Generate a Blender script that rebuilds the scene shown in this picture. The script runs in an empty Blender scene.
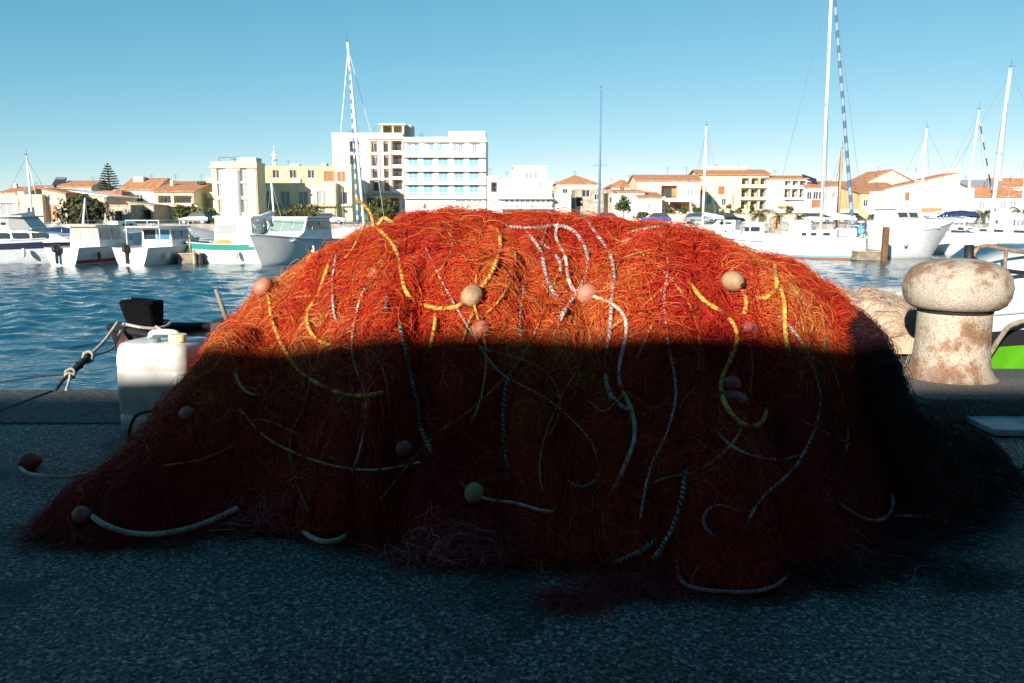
import bpy, math, random
import numpy as np
from mathutils import Vector, Matrix
random.seed(7); RNG = np.random.default_rng(11)
R = math.radians
sc = bpy.context.scene
COL = sc.collection
# ------------------------------------------------------------------ camera numbers (metres, quay top = z 0)
FPX, CX, CY, CH = 796.4, 512.0, 341.5, 1.1
TH = math.atan(126.0/FPX)
ST, CT = math.sin(TH), math.cos(TH)
WATER = -1.0
def ray(px, py):
    return np.array([px-CX, FPX*CT+(CY-py)*ST, -FPX*ST+(CY-py)*CT])
def at(px, py, Y):
    d = ray(px, py); s = Y/d[1]
    return np.array([d[0]*s, Y, CH+d[2]*s])
def ground_at(px, py, z=0.0):
    d = ray(px, py); s = (z-CH)/d[2]
    return np.array([d[0]*s, d[1]*s, z])
def zat(py, Y): return at(CX, py, Y)[2]
def xat(px, Y, py=215): return at(px, py, Y)[0]

# ------------------------------------------------------------------ materials
MATS = {}
def nt(m):
    return m.node_tree.nodes, m.node_tree.links
def mat(name, col, rough=0.6, metal=0.0, var=0.0, vscale=8.0, bump=0.0, bscale=40.0, spec=0.5, col2=None, alpha=None, trans=0.0, ior=1.45, detail=4.0):
    if name in MATS: return MATS[name]
    m = bpy.data.materials.new(name); m.use_nodes = True
    N, L = nt(m); b = N['Principled BSDF']
    b.inputs['Base Color'].default_value = (*col, 1); b.inputs['Roughness'].default_value = rough
    b.inputs['Metallic'].default_value = metal; b.inputs['Specular IOR Level'].default_value = spec
    b.inputs['Transmission Weight'].default_value = trans; b.inputs['IOR'].default_value = ior
    if var > 0 or col2 is not None or bump > 0:
        tc = N.new('ShaderNodeTexCoord')
    if var > 0 or col2 is not None:
        n = N.new('ShaderNodeTexNoise'); n.inputs['Scale'].default_value = vscale; n.inputs['Detail'].default_value = detail
        L.new(tc.outputs['Object'], n.inputs['Vector'])
        rp = N.new('ShaderNodeValToRGB')
        c2 = col2 if col2 is not None else tuple(max(0, c*(1-var)) for c in col)
        rp.color_ramp.elements[0].position = 0.38; rp.color_ramp.elements[1].position = 0.62
        rp.color_ramp.elements[0].color = (*c2, 1); rp.color_ramp.elements[1].color = (*col, 1)
        L.new(n.outputs['Fac'], rp.inputs['Fac']); L.new(rp.outputs['Color'], b.inputs['Base Color'])
    if bump > 0:
        n2 = N.new('ShaderNodeTexNoise'); n2.inputs['Scale'].default_value = bscale; n2.inputs['Detail'].default_value = 6
        L.new(tc.outputs['Object'], n2.inputs['Vector'])
        bp = N.new('ShaderNodeBump'); bp.inputs['Strength'].default_value = bump; bp.inputs['Distance'].default_value = 0.02
        L.new(n2.outputs['Fac'], bp.inputs['Height']); L.new(bp.outputs['Normal'], b.inputs['Normal'])
    MATS[name] = m
    return m

# ------------------------------------------------------------------ mesh builder
class MB:
    def __init__(s): s.v = []; s.f = []; s.m = []; s.n = 0; s.uv = []
    def add(s, verts, faces, mi=0):
        verts = np.asarray(verts, float).reshape(-1, 3)
        s.v.append(verts)
        for f in faces: s.f.append(tuple(i+s.n for i in f)); s.m.append(mi)
        s.n += len(verts); return s
    def box(s, c, d, rz=0.0, mi=0, rx=0.0, ry=0.0, bev=0.0):
        x, y, z = [k/2 for k in d]
        if bev > 0:
            b = min(bev, x*.9, y*.9, z*.9)
            P = []; 
            for (zz, ins) in ((-z, b), (-z+b, 0), (z-b, 0), (z, b)):
                X, Y = x-ins, y-ins; q = b if ins == 0 else b*.6
                P += [(-X+q, -Y, zz), (X-q, -Y, zz), (X, -Y+q, zz), (X, Y-q, zz), (X-q, Y, zz), (-X+q, Y, zz), (-X, Y-q, zz), (-X, -Y+q, zz)]
            P = np.array(P); F = [tuple(range(7, -1, -1)), tuple(range(24, 32))]
            for k in range(3):
                for i in range(8): j = (i+1) % 8; F.append((k*8+i, k*8+j, k*8+8+j, k*8+8+i))
        else:
            P = np.array([(i*x, j*y, k*z) for k in (-1, 1) for j in (-1, 1) for i in (-1, 1)], float)
            F = [(0, 2, 3, 1), (4, 5, 7, 6), (0, 1, 5, 4), (2, 6, 7, 3), (0, 4, 6, 2), (1, 3, 7, 5)]
        M = np.array(Matrix.Rotation(rz, 3, 'Z') @ Matrix.Rotation(ry, 3, 'Y') @ Matrix.Rotation(rx, 3, 'X'))
        return s.add(P @ M.T + np.array(c), F, mi)
    def bx(s, x0, x1, y0, y1, z0, z1, mi=0, bev=0.0):
        return s.box(((x0+x1)/2, (y0+y1)/2, (z0+z1)/2), (abs(x1-x0), abs(y1-y0), abs(z1-z0)), mi=mi, bev=bev)
    def quad(s, a, b, c, d, mi=0): return s.add([a, b, c, d], [(0, 1, 2, 3)], mi)
    def prism(s, poly, axis, a0, a1, mi=0):
        # poly in the plane of the two other axes, extruded along axis
        n = len(poly); P = []
        for a in (a0, a1):
            for (u, w) in poly:
                P.append({'x': (a, u, w), 'y': (u, a, w), 'z': (u, w, a)}[axis])
        F = [tuple(range(n-1, -1, -1)), tuple(range(n, 2*n))]
        for i in range(n): j = (i+1) % n; F.append((i, j, n+j, n+i))
        return s.add(P, F, mi)
    def tube(s, pts, r, n=8, mi=0, cap=True):
        pts = np.asarray(pts, float); k = len(pts)
        r = np.full(k, r) if np.isscalar(r) else np.asarray(r, float)
        t = np.gradient(pts, axis=0); t /= np.linalg.norm(t, axis=1)[:, None]+1e-12
        up = np.array([0, 0, 1.]) if abs(t[0][2]) < .9 else np.array([1., 0, 0])
        V = []
        u = np.cross(t[0], up); u /= np.linalg.norm(u)
        for i in range(k):
            u = u-t[i]*np.dot(u, t[i]); u /= np.linalg.norm(u)+1e-12
            w = np.cross(t[i], u)
            for j in range(n):
                a = 2*math.pi*j/n; V.append(pts[i]+r[i]*(math.cos(a)*u+math.sin(a)*w))
        F = []
        for i in range(k-1):
            for j in range(n):
                q = (j+1) % n; F.append((i*n+j, i*n+q, (i+1)*n+q, (i+1)*n+j))
        if cap: F += [tuple(range(n-1, -1, -1)), tuple(range((k-1)*n, k*n))]
        return s.add(V, F, mi)
    def rod(s, a, b, r, n=8, mi=0, r2=None):
        a = np.array(a, float); b = np.array(b, float)
        return s.tube([a, b], [r, r if r2 is None else r2], n, mi)
    def lathe(s, prof, c=(0, 0, 0), n=32, mi=0, sx=1, sy=1):
        V = []; k = len(prof)
        for (r, z) in prof:
            for j in range(n):
                a = 2*math.pi*j/n; V.append((c[0]+r*sx*math.cos(a), c[1]+r*sy*math.sin(a), c[2]+z))
        F = []
        for i in range(k-1):
            for j in range(n):
                q = (j+1) % n; F.append((i*n+j, i*n+q, (i+1)*n+q, (i+1)*n+j))
        F += [tuple(range(n-1, -1, -1)), tuple(range((k-1)*n, k*n))]
        return s.add(V, F, mi)
    def ell(s, c, rad, n=16, m=10, mi=0, rot=None):
        V = []
        for i in range(m+1):
            p = math.pi*i/m
            for j in range(n):
                a = 2*math.pi*j/n
                V.append((rad[0]*math.sin(p)*math.cos(a), rad[1]*math.sin(p)*math.sin(a), rad[2]*math.cos(p)))
        V = np.array(V)
        if rot is not None: V = V @ np.array(rot).T
        F = [((i+1)*n+j, (i+1)*n+(j+1) % n, i*n+(j+1) % n, i*n+j) for i in range(m) for j in range(n)]
        return s.add(V+np.array(c), F, mi)
    def loft(s, secs, mi=0, closed=False, bandm=None, cap0=True, cap1=True):
        k = len(secs); n = len(secs[0]); V = np.concatenate([np.asarray(q, float) for q in secs]); base = s.n
        s.v.append(V); s.n += len(V)
        for i in range(k-1):
            for j in range(n if closed else n-1):
                q = (j+1) % n
                s.f.append((base+i*n+j, base+i*n+q, base+(i+1)*n+q, base+(i+1)*n+j)); s.m.append(bandm[j] if bandm else mi)
        if cap0: s.f.append(tuple(base+j for j in range(n-1, -1, -1))); s.m.append(mi)
        if cap1: s.f.append(tuple(base+(k-1)*n+j for j in range(n))); s.m.append(mi)
        return s
    def build(s, name, mats, parent=None, org=(0, 0, 0), smooth=False, angle=None):
        if not isinstance(mats, (list, tuple)): mats = [mats]
        me = bpy.data.meshes.new(name)
        V = np.concatenate(s.v)-np.array(org)
        me.from_pydata(V.tolist(), [], s.f)
        for m in mats: me.materials.append(m)
        me.polygons.foreach_set('material_index', np.array(s.m, dtype=np.int32))
        if smooth: me.polygons.foreach_set('use_smooth', np.ones(len(s.f), dtype=bool))
        me.update()
        if smooth and angle: me.set_sharp_from_angle(angle=R(angle))
        o = bpy.data.objects.new(name, me); COL.objects.link(o)
        if parent: o.parent = parent
        return o
def tag(o, label=None, cat=None, group=None, kind=None):
    if label: o['label'] = label
    if cat: o['category'] = cat
    if group: o['group'] = group
    if kind: o['kind'] = kind
    return o
def thing(name, label, cat, loc=(0, 0, 0), rz=0.0, group=None):
    o = bpy.data.objects.new(name, None); COL.objects.link(o); o.empty_display_size = .2
    o.location = tuple(float(k) for k in loc); o.rotation_euler = (0, 0, rz)
    return tag(o, label, cat, group)
def struct(name, mb, mats, smooth=False):
    return tag(mb.build(name, mats, smooth=smooth), kind='structure')
def copy_obj(o, parent=None):
    c = o.copy(); COL.objects.link(c)
    if parent: c.parent = parent
    for ch in list(o.children): copy_obj(ch, c)
    return c
def catmull(P, step):
    P = np.asarray(P, float); P = np.vstack([2*P[0]-P[1], P, 2*P[-1]-P[-2]]); out = []
    for i in range(1, len(P)-2):
        a, b, c, d = P[i-1:i+3]; n = max(2, int(np.linalg.norm(c-b)/step))
        for t in np.linspace(0, 1, n, endpoint=False):
            out.append(.5*((2*b)+(-a+c)*t+(2*a-5*b+4*c-d)*t*t+(-a+3*b-3*c+d)*t**3))
    out.append(P[-2]); return np.array(out)
_perm = RNG.random((256, 256))
def vnoise(x, y, seed=0):
    x = np.asarray(x, float)+seed*17.3; y = np.asarray(y, float)+seed*5.7
    xi = np.floor(x).astype(int); yi = np.floor(y).astype(int); fx = x-xi; fy = y-yi
    fx = fx*fx*(3-2*fx); fy = fy*fy*(3-2*fy)
    g = lambda i, j: _perm[i % 256, j % 256]
    return ((g(xi, yi)*(1-fx)+g(xi+1, yi)*fx)*(1-fy)+(g(xi, yi+1)*(1-fx)+g(xi+1, yi+1)*fx)*fy)*2-1
def fbm(x, y, seed=0, o=3):
    r = 0; a = 1
    for i in range(o): r = r+a*vnoise(x*2**i, y*2**i, seed+i*3); a *= .5
    return r

# ------------------------------------------------------------------ world, sun, camera
SUN_AZ, SUN_EL = R(28), R(18)           # sun behind the photographer, to the left
w = bpy.data.worlds.new('World'); sc.world = w; w.use_nodes = True
N, L = w.node_tree.nodes, w.node_tree.links
sky = N.new('ShaderNodeTexSky'); sky.sky_type = 'NISHITA'; sky.sun_disc = False
sky.sun_elevation = SUN_EL; sky.sun_rotation = math.pi+SUN_AZ; sky.air_density = 0.6; sky.dust_density = 0.0; sky.ozone_density = 1.2
# colour balance of the sky: a cyan zenith that pales gently towards the horizon
sp_ = N.new('ShaderNodeSeparateColor'); cb_ = N.new('ShaderNodeCombineColor'); L.new(sky.outputs[0], sp_.inputs[0])
for i, (pw_, k_) in enumerate(((1.2, .60), (.66, 1.63), (.54, 2.00))):
    p_ = N.new('ShaderNodeMath'); p_.operation = 'POWER'; p_.inputs[1].default_value = pw_; L.new(sp_.outputs[i], p_.inputs[0])
    q_ = N.new('ShaderNodeMath'); q_.operation = 'MULTIPLY'; q_.inputs[1].default_value = k_; L.new(p_.outputs[0], q_.inputs[0]); L.new(q_.outputs[0], cb_.inputs[i])
L.new(cb_.outputs[0], N['Background'].inputs['Color'])
N['Background'].inputs['Strength'].default_value = 0.074
sl = bpy.data.lights.new('Sun', 'SUN'); sl.energy = 5.0; sl.angle = R(0.5); sl.color = (1.0, .93, .83)
so = bpy.data.objects.new('Sun', sl); COL.objects.link(so); so.location = (-8, -16, 12)
sd = Vector((math.sin(SUN_AZ)*math.cos(SUN_EL), math.cos(SUN_AZ)*math.cos(SUN_EL), -math.sin(SUN_EL)))
so.rotation_euler = sd.to_track_quat('-Z', 'Y').to_euler()
cam = bpy.data.cameras.new('Camera'); cam.sensor_width = 36; cam.lens = FPX*36/1024
cam.clip_end = 8000; cam.clip_start = .05
cam.dof.use_dof = True; cam.dof.focus_distance = 3.3; cam.dof.aperture_fstop = 9
co = bpy.data.objects.new('Camera', cam); COL.objects.link(co); co.location = (0, 0, CH); co.rotation_euler = (math.pi/2-TH, 0, 0)
sc.camera = co
vs = sc.view_settings; vs.view_transform = 'Standard'; vs.look = 'None'; vs.gamma = 1; vs.exposure = 0.98
sc.cycles.use_denoising = True
sc.cycles.max_bounces = 6
# ================================================================== QUAY, WATER, FAR GROUND
QE = 4.97                                 # quay edge
m = bpy.data.materials.new('asphalt'); m.use_nodes = True
N, L = nt(m); b = N['Principled BSDF']; b.inputs['Roughness'].default_value = .82
tc = N.new('ShaderNodeTexCoord')
def ramp(stops):
    r = N.new('ShaderNodeValToRGB')
    while len(r.color_ramp.elements) < len(stops): r.color_ramp.elements.new(.5)
    for e, (p, c) in zip(r.color_ramp.elements, stops): e.position = p; e.color = (*c, 1)
    return r
v1 = N.new('ShaderNodeTexVoronoi'); v1.inputs['Scale'].default_value = 120
v2 = N.new('ShaderNodeTexNoise'); v2.inputs['Scale'].default_value = 66; v2.inputs['Detail'].default_value = 8; v2.inputs['Roughness'].default_value = .7
v3 = N.new('ShaderNodeTexNoise'); v3.inputs['Scale'].default_value = 1.3; v3.inputs['Detail'].default_value = 5
for v in (v1, v2, v3): L.new(tc.outputs['Object'], v.inputs['Vector'])
r1 = ramp([(0, (.04, .037, .034)), (.3, (.105, .096, .088)), (.75, (.165, .15, .138)), (.94, (.40, .37, .33))])
sep = N.new('ShaderNodeSeparateColor'); L.new(v1.outputs['Color'], sep.inputs['Color']); L.new(sep.outputs[0], r1.inputs['Fac'])
r2 = ramp([(.43, (.06, .06, .06)), (.50, (1.0, 1.0, 1.0)), (.7, (1.25, 1.25, 1.22))]); L.new(v2.outputs['Fac'], r2.inputs['Fac'])
r3 = ramp([(.30, (.45, .45, .46)), (.48, (.85, .85, .85)), (.60, (1.0, 1.0, 1.0)), (.72, (1.4, 1.38, 1.33))]); L.new(v3.outputs['Fac'], r3.inputs['Fac'])
def mul(a, c):
    x = N.new('ShaderNodeMix'); x.data_type = 'RGBA'; x.blend_type = 'MULTIPLY'; x.inputs['Factor'].default_value = 1
    L.new(a, x.inputs['A']); L.new(c, x.inputs['B']); return x.outputs['Result']
v4 = N.new('ShaderNodeTexVoronoi'); v4.feature = 'DISTANCE_TO_EDGE'; v4.inputs['Scale'].default_value = .55
vd_ = N.new('ShaderNodeTexNoise'); vd_.inputs['Scale'].default_value = 3.0; vd_.inputs['Detail'].default_value = 6; L.new(tc.outputs['Object'], vd_.inputs['Vector'])
vm = N.new('ShaderNodeMix'); vm.data_type = 'VECTOR'; vm.inputs['Factor'].default_value = .18; L.new(tc.outputs['Object'], vm.inputs['A']); L.new(vd_.outputs['Color'], vm.inputs['B']); L.new(vm.outputs['Result'], v4.inputs['Vector'])
r4 = ramp([(.003, (.72, .72, .72)), (.010, (1, 1, 1))]); L.new(v4.outputs['Distance'], r4.inputs['Fac'])      # hairline cracks
v5 = N.new('ShaderNodeTexNoise'); v5.inputs['Scale'].default_value = 2.6; v5.inputs['Detail'].default_value = 3; v5.inputs['Distortion'].default_value = 1.2; L.new(tc.outputs['Object'], v5.inputs['Vector'])
r5 = ramp([(.34, (.45, .44, .43)), (.40, (1, 1, 1))]); L.new(v5.outputs['Fac'], r5.inputs['Fac'])              # oil and water stains
L.new(mul(mul(mul(mul(r1.outputs['Color'], r2.outputs['Color']), r3.outputs['Color']), r4.outputs['Color']), r5.outputs['Color']), b.inputs['Base Color'])
bp = N.new('ShaderNodeBump'); bp.inputs['Strength'].default_value = .4; bp.inputs['Distance'].default_value = .003
ad = N.new('ShaderNodeMath'); ad.operation = 'ADD'; L.new(v1.outputs['Distance'], ad.inputs[0]); L.new(v2.outputs['Fac'], ad.inputs[1])
L.new(ad.outputs[0], bp.inputs['Height']); L.new(bp.outputs['Normal'], b.inputs['Normal'])
ASPH = m
CONC = mat('quay_concrete', (.10, .095, .088), .85, var=.65, vscale=34, bump=.6, bscale=120, detail=8)
mb = MB(); mb.bx(-60, 60, -60, 4.12, -1.6, 0); struct('quay', mb, ASPH)
mb = MB()
xs = [-30, -21, -12.4, -5.2, -2.9, .3, 2.9, 6.4, 12, 20, 30]
for a, c in zip(xs[:-1], xs[1:]): mb.bx(a+.006, c-.006, 4.135, QE, -1.6, .006, bev=.015)
struct('quay_edge_kerb', mb, CONC)

# water: one real wave surface
ny, nx = 520, 460
t = np.linspace(0, 1, ny); Y = 4.6*(96/4.6)**t
U = np.linspace(-1, 1, nx)
X = U[None, :]*(1.15*Y[:, None]+9); YY = np.repeat(Y[:, None], nx, 1)
Z = np.zeros_like(X); g = np.random.default_rng(5)
for i in range(64):
    lam = .12*(1.15/.12)**g.random(); a = g.normal(R(80), R(38)); k = 2*math.pi/lam
    amp = .0062*lam**.85*(1+.3*g.random())
    ok = np.clip(lam/(2.2*np.gradient(Y))-1, 0, 1)[:, None]
    Z += amp*ok*np.sin(k*(math.cos(a)*X+math.sin(a)*YY)+g.random()*6.28)
gust = .75+.45*fbm(X*.12, YY*.22, 4)
Z = Z*gust
V = np.stack([X, YY, WATER+Z], -1).reshape(-1, 3)
idx = np.arange(ny*nx).reshape(ny, nx)
F = np.stack([idx[:-1, :-1], idx[:-1, 1:], idx[1:, 1:], idx[1:, :-1]], -1).reshape(-1, 4)
me = bpy.data.meshes.new('harbour_water')
me.vertices.add(len(V)); me.vertices.foreach_set('co', V.ravel().astype(np.float32))
me.loops.add(F.size); me.loops.foreach_set('vertex_index', F.ravel().astype(np.int32))
me.polygons.add(len(F)); me.polygons.foreach_set('loop_start', np.arange(0, F.size, 4, dtype=np.int32))
me.polygons.foreach_set('use_smooth', np.ones(len(F), dtype=bool)); me.update(calc_edges=True)
m = bpy.data.materials.new('sea_water'); m.use_nodes = True
N, L = nt(m); b = N['Principled BSDF']
b.inputs['Base Color'].default_value = (.004, .05, .085, 1); b.inputs['Roughness'].default_value = .06; b.inputs['IOR'].default_value = 1.33
tc = N.new('ShaderNodeTexCoord'); mp = N.new('ShaderNodeMapping'); mp.inputs['Scale'].default_value = (1, 1.5, 1)
L.new(tc.outputs['Object'], mp.inputs['Vector'])
n1 = N.new('ShaderNodeTexNoise'); n1.inputs['Scale'].default_value = 8; n1.inputs['Detail'].default_value = 4
L.new(mp.outputs[0], n1.inputs['Vector'])
bp = N.new('ShaderNodeBump'); bp.inputs['Strength'].default_value = .65; bp.inputs['Distance'].default_value = .03
L.new(n1.outputs['Fac'], bp.inputs['Height']); L.new(bp.outputs['Normal'], b.inputs['Normal'])
me.materials.append(m)
o = bpy.data.objects.new('harbour_water', me); COL.objects.link(o); tag(o, kind='structure')

TOWN = mat('town_paving', (.3, .28, .25), .9, var=.3, vscale=.4)
mb = MB(); mb.bx(-900, 900, 95, 3500, -1.8, 0.0); struct('town_ground', mb, TOWN)
mb = MB(); mb.bx(-300, 300, 94.4, 95.0, -1.8, .12); struct('far_quay_wall', mb, mat('far_quay_stone', (.33, .3, .26), .9, var=.35, vscale=1.5))
mb = MB(); mb.bx(-300, 300, 101, 108, 0, .012); struct('road', mb, mat('far_asphalt', (.06, .06, .062), .9))

# the warehouse behind the photographer whose roof edge throws the shade over the quay
HW = 4.66
wt = thing('warehouse', 'plain plastered harbour warehouse with a flat roof behind the photographer', 'warehouse', (0, -8, 0))
mb = MB(); mb.bx(-24, 24, -9, 0, 0, HW-.12); mb.build('wall', mat('warehouse_plaster', (.3, .27, .23), .9, var=.25, vscale=1), wt)
mb = MB(); mb.bx(-24.1, 24.1, -9.1, .1, HW-.12, HW); mb.build('roof', mat('warehouse_roof', (.25, .24, .22), .8), wt)
for xx in (-14, -6, 5, 14):
    mb = MB(); mb.bx(xx-1.4, xx+1.4, 0.001, .05, 0, 2.9); mb.build('door', mat('warehouse_door', (.08, .13, .16), .6), wt)

ct = thing('added_shade_canopy', 'unseen open sided canopy added above the photographer to darken the shade', 'canopy', (1, -3.6, 0))  # unseen roof added overhead to cut the sky light on net and quay
mb = MB(); mb.bx(-15, 15, -4.2, 4.5, 6.25, 6.36); mb.build('roof', mat('added_canopy_sheet', (.10, .095, .09), .7, var=.3, vscale=2), ct)
for yy in (-4.0, 4.3):
    mb = MB(); mb.bx(-15, 15, yy-.09, yy+.09, 6.02, 6.247); mb.build('beam', mat('added_canopy_steel', (.09, .10, .11), .6), ct)
    for xx in (-14.5, 14.5):
        mb = MB(); mb.bx(xx-.09, xx+.09, yy-.09, yy+.09, 0.0, 6.018); mb.build('post', mat('added_canopy_steel', (.09, .10, .11), .6), ct)
bt = thing('added_shade_house', 'unseen tall house added behind the photographer to the right to block sky light', 'building', (7, -6.2, 0))  # unseen block added out of view to hide sky and deepen the shade
mb = MB(); mb.bx(0, 34, -11, 0, 0, 18); mb.build('wall', mat('added_house_plaster', (.28, .24, .20), .9, var=.2, vscale=.6), bt)
mb = MB(); mb.bx(-.3, 34.3, -11.3, .3, 18.002, 18.3); mb.build('roof', mat('warehouse_roof', (.25, .24, .22), .8), bt)
for k in range(5):
    for j in range(9):
        mb = MB(); mb.bx(2+j*3.6, 3.3+j*3.6, .002, .05, 1.2+k*3.4, 3.0+k*3.4); mb.build('window', mat('added_house_glass', (.04, .05, .06), .1), bt)

# ================================================================== HEAPS OF NETTING
def net_material(name, stops, trans=.25):
    m = bpy.data.materials.new(name); m.use_nodes = True
    N, L = nt(m); b = N['Principled BSDF']; out = N['Material Output']
    at_ = N.new('ShaderNodeAttribute'); at_.attribute_name = 'tint'
    r = N.new('ShaderNodeValToRGB')
    while len(r.color_ramp.elements) < len(stops): r.color_ramp.elements.new(.5)
    for e, (p, c) in zip(r.color_ramp.elements, stops): e.position = p; e.color = (*c, 1)
    L.new(at_.outputs['Fac'], r.inputs['Fac']); L.new(r.outputs['Color'], b.inputs['Base Color'])
    b.inputs['Roughness'].default_value = .55; b.inputs['Specular IOR Level'].default_value = .35
    tr = N.new('ShaderNodeBsdfTranslucent'); L.new(r.outputs['Color'], tr.inputs['Color'])
    mx = N.new('ShaderNodeMixShader'); mx.inputs[0].default_value = trans
    L.new(b.outputs[0], mx.inputs[1]); L.new(tr.outputs[0], mx.inputs[2]); L.new(mx.outputs[0], out.inputs['Surface'])
    return m
class Heap:
    def __init__(s, fn, x0, x1, y0, y1, res):
        s.x0, s.y0, s.res = x0, y0, res
        s.gx = np.arange(x0, x1, res); s.gy = np.arange(y0, y1, res)
        s.X, s.Y = np.meshgrid(s.gx, s.gy)
        s.H = fn(s.X, s.Y)
        s.dy, s.dx = np.gradient(s.H, res)
    def samp(s, A, x, y):
        u = np.clip((x-s.x0)/s.res, 0, len(s.gx)-1.001); v = np.clip((y-s.y0)/s.res, 0, len(s.gy)-1.001)
        i = u.astype(int); j = v.astype(int); a = u-i; b_ = v-j
        return (A[j, i]*(1-a)+A[j, i+1]*a)*(1-b_)+(A[j+1, i]*(1-a)+A[j+1, i+1]*a)*b_
    def h(s, x, y): return s.samp(s.H, np.asarray(x, float), np.asarray(y, float))
    def grad(s, x, y): return s.samp(s.dx, x, y), s.samp(s.dy, x, y)
    def hit(s, px, py, y0=1.9, y1=4.3):
        d = ray(px, py); yy = np.arange(y0, y1, .004)
        k = yy/d[1]; xx = d[0]*k; zz = CH+d[2]*k
        below = np.nonzero(zz < np.maximum(s.h(xx, yy), 0.0))[0]
        if len(below): i = below[0]
        else:
            gap = zz-s.h(xx, yy); gap[(yy < 3.2)] = 9; i = int(np.argmin(gap))
        return np.array([xx[i], yy[i], zz[i]])
    def normal(s, x, y):
        gx, gy = s.grad(np.array([x]), np.array([y])); n = np.array([-gx[0], -gy[0], 1]); return n/np.linalg.norm(n)
def strands(hp, n, npt, ds, bundle, off, curl, rad, rng, mask, flow=None, tintf=None, offmax=.05, start=None, maxh=None):
    """fibres lying on the heap: returns points (n,npt,3), tint (n)"""
    nb = max(1, n//bundle)
    # start points by rejection on surface area and mask
    X = []; 
    if start is None:
        tot = 0
        while tot < nb:
            x = rng.uniform(hp.gx[2], hp.gx[-3], nb*4); y = rng.uniform(hp.gy[2], hp.gy[-3], nb*4)
            gx, gy = hp.grad(x, y); ar = np.sqrt(1+gx*gx+gy*gy)
            ok = (rng.random(nb*4)*3.2 < ar*mask(x, y)); X.append(np.stack([x[ok], y[ok]], 1)); tot += ok.sum()
        S = np.concatenate(X)[:nb]
    else: S = start(nb)
    S = np.repeat(S, bundle, 0); n = len(S)
    S = S+rng.normal(0, .022 if bundle > 1 else 0, S.shape)
    a = rng.uniform(0, 2*math.pi, nb)
    if flow is not None:
        fa, wgt = flow(S[::bundle, 0], S[::bundle, 1]); a = np.where(rng.random(nb) < wgt, fa+rng.normal(0, .35, nb), a)
    a = np.repeat(a, bundle)+rng.normal(0, .28 if bundle > 1 else 0, n)
    k = np.repeat(rng.normal(0, curl, nb), bundle)+rng.normal(0, curl*.25, n)
    o0 = np.repeat(rng.random(nb)**2*off, bundle)+rng.random(n)**2*off*.6
    arch = (rng.random(n) < .16)*rng.random(n)**1.5*offmax
    L_ = np.repeat(rng.uniform(.55, 1.3, nb), bundle)
    P = np.zeros((n, npt, 3)); x, y = S[:, 0].copy(), S[:, 1].copy()
    for i in range(npt):
        if start is None: a = np.where(hp.h(x, y) < .012, a+2.4, a)
        hz = np.maximum(hp.h(x, y), 0)
        o = o0+arch*math.sin(math.pi*i/(npt-1))+.002
        gx, gy = hp.grad(x, y); nl = 1/np.sqrt(1+gx*gx+gy*gy)
        P[:, i, 0] = x-gx*nl*o; P[:, i, 1] = y-gy*nl*o; P[:, i, 2] = hz+nl*o
        l1 = 1/np.sqrt(1+gx*gx); t1 = np.stack([l1, 0*l1, gx*l1], 1)
        t2 = np.cross(np.stack([-gx*nl, -gy*nl, nl], 1), t1)
        st = (np.cos(a)[:, None]*t1+np.sin(a)[:, None]*t2)*(ds*L_)[:, None]
        x = x+st[:, 0]; y = y+st[:, 1]
        a = a+k*ds*L_+rng.normal(0, .16 if bundle > 3 else .34, n)
    tint = np.repeat(rng.random(nb), bundle)*.6+rng.random(n)*.4
    if tintf is not None: tint = tintf(S[:, 0], S[:, 1], tint)
    return P, tint, rad*rng.uniform(.6, 1.35, n)
def fibre_mesh(name, core, sets, mats, parent, org):
    """core = (verts, quads, tint); sets = list of (P,tint,r): three-sided tubes"""
    VV, FF, TT, off = [], [], [], 0
    MI = []
    if core is not None:
        cv, cf, ct = core; VV.append(cv); FF.append(cf); TT.append(ct); off = len(cv); MI.append(np.zeros(len(cf), np.int32))
    for P, tint, r in sets:
        n, k, _ = P.shape
        T = np.gradient(P, axis=1); T /= np.linalg.norm(T, axis=2, keepdims=True)+1e-9
        up = np.array([.3, -.5, .81]); U = np.cross(T, up); U /= np.linalg.norm(U, axis=2, keepdims=True)+1e-9
        W = np.cross(T, U); rr = np.repeat(r[:, None], k, 1)*np.ones((1, k)); rr[:, 0] *= .4; rr[:, -1] *= .4
        ring = []
        for j in range(3):
            an = 2*math.pi*j/3; ring.append(P+rr[..., None]*(math.cos(an)*U+math.sin(an)*W))
        V = np.stack(ring, 2).reshape(-1, 3)          # n,k,3
        i0 = (np.arange(n)[:, None]*k+np.arange(k-1)[None, :])*3
        q = []
        for j in range(3):
            j2 = (j+1) % 3; q.append(np.stack([i0+j, i0+j2, i0+3+j2, i0+3+j], -1))
        Fq = np.stack(q, 2).reshape(-1, 4)+off
        VV.append(V); FF.append(Fq); TT.append(np.repeat(tint, k*3)); off += len(V); MI.append(np.full(len(Fq), 1 if core is not None else 0, np.int32))
    V = np.concatenate(VV)-np.array(org); F = np.concatenate(FF); T = np.concatenate(TT)
    me = bpy.data.meshes.new(name)
    me.vertices.add(len(V)); me.vertices.foreach_set('co', V.ravel().astype(np.float32))
    me.loops.add(F.size); me.loops.foreach_set('vertex_index', F.ravel().astype(np.int32))
    me.polygons.add(len(F)); me.polygons.foreach_set('loop_start', np.arange(0, F.size, 4, dtype=np.int32))
    me.polygons.foreach_set('use_smooth', np.ones(len(F), dtype=bool))
    for mm in mats: me.materials.append(mm)
    me.polygons.foreach_set('material_index', np.concatenate(MI)); me.update(calc_edges=True)
    at_ = me.attributes.new('tint', 'FLOAT', 'POINT'); at_.data.foreach_set('value', np.clip(T, 0, 1).astype(np.float32))
    o = bpy.data.objects.new(name, me); COL.objects.link(o)
    if parent: o.parent = parent
    return o

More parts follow.
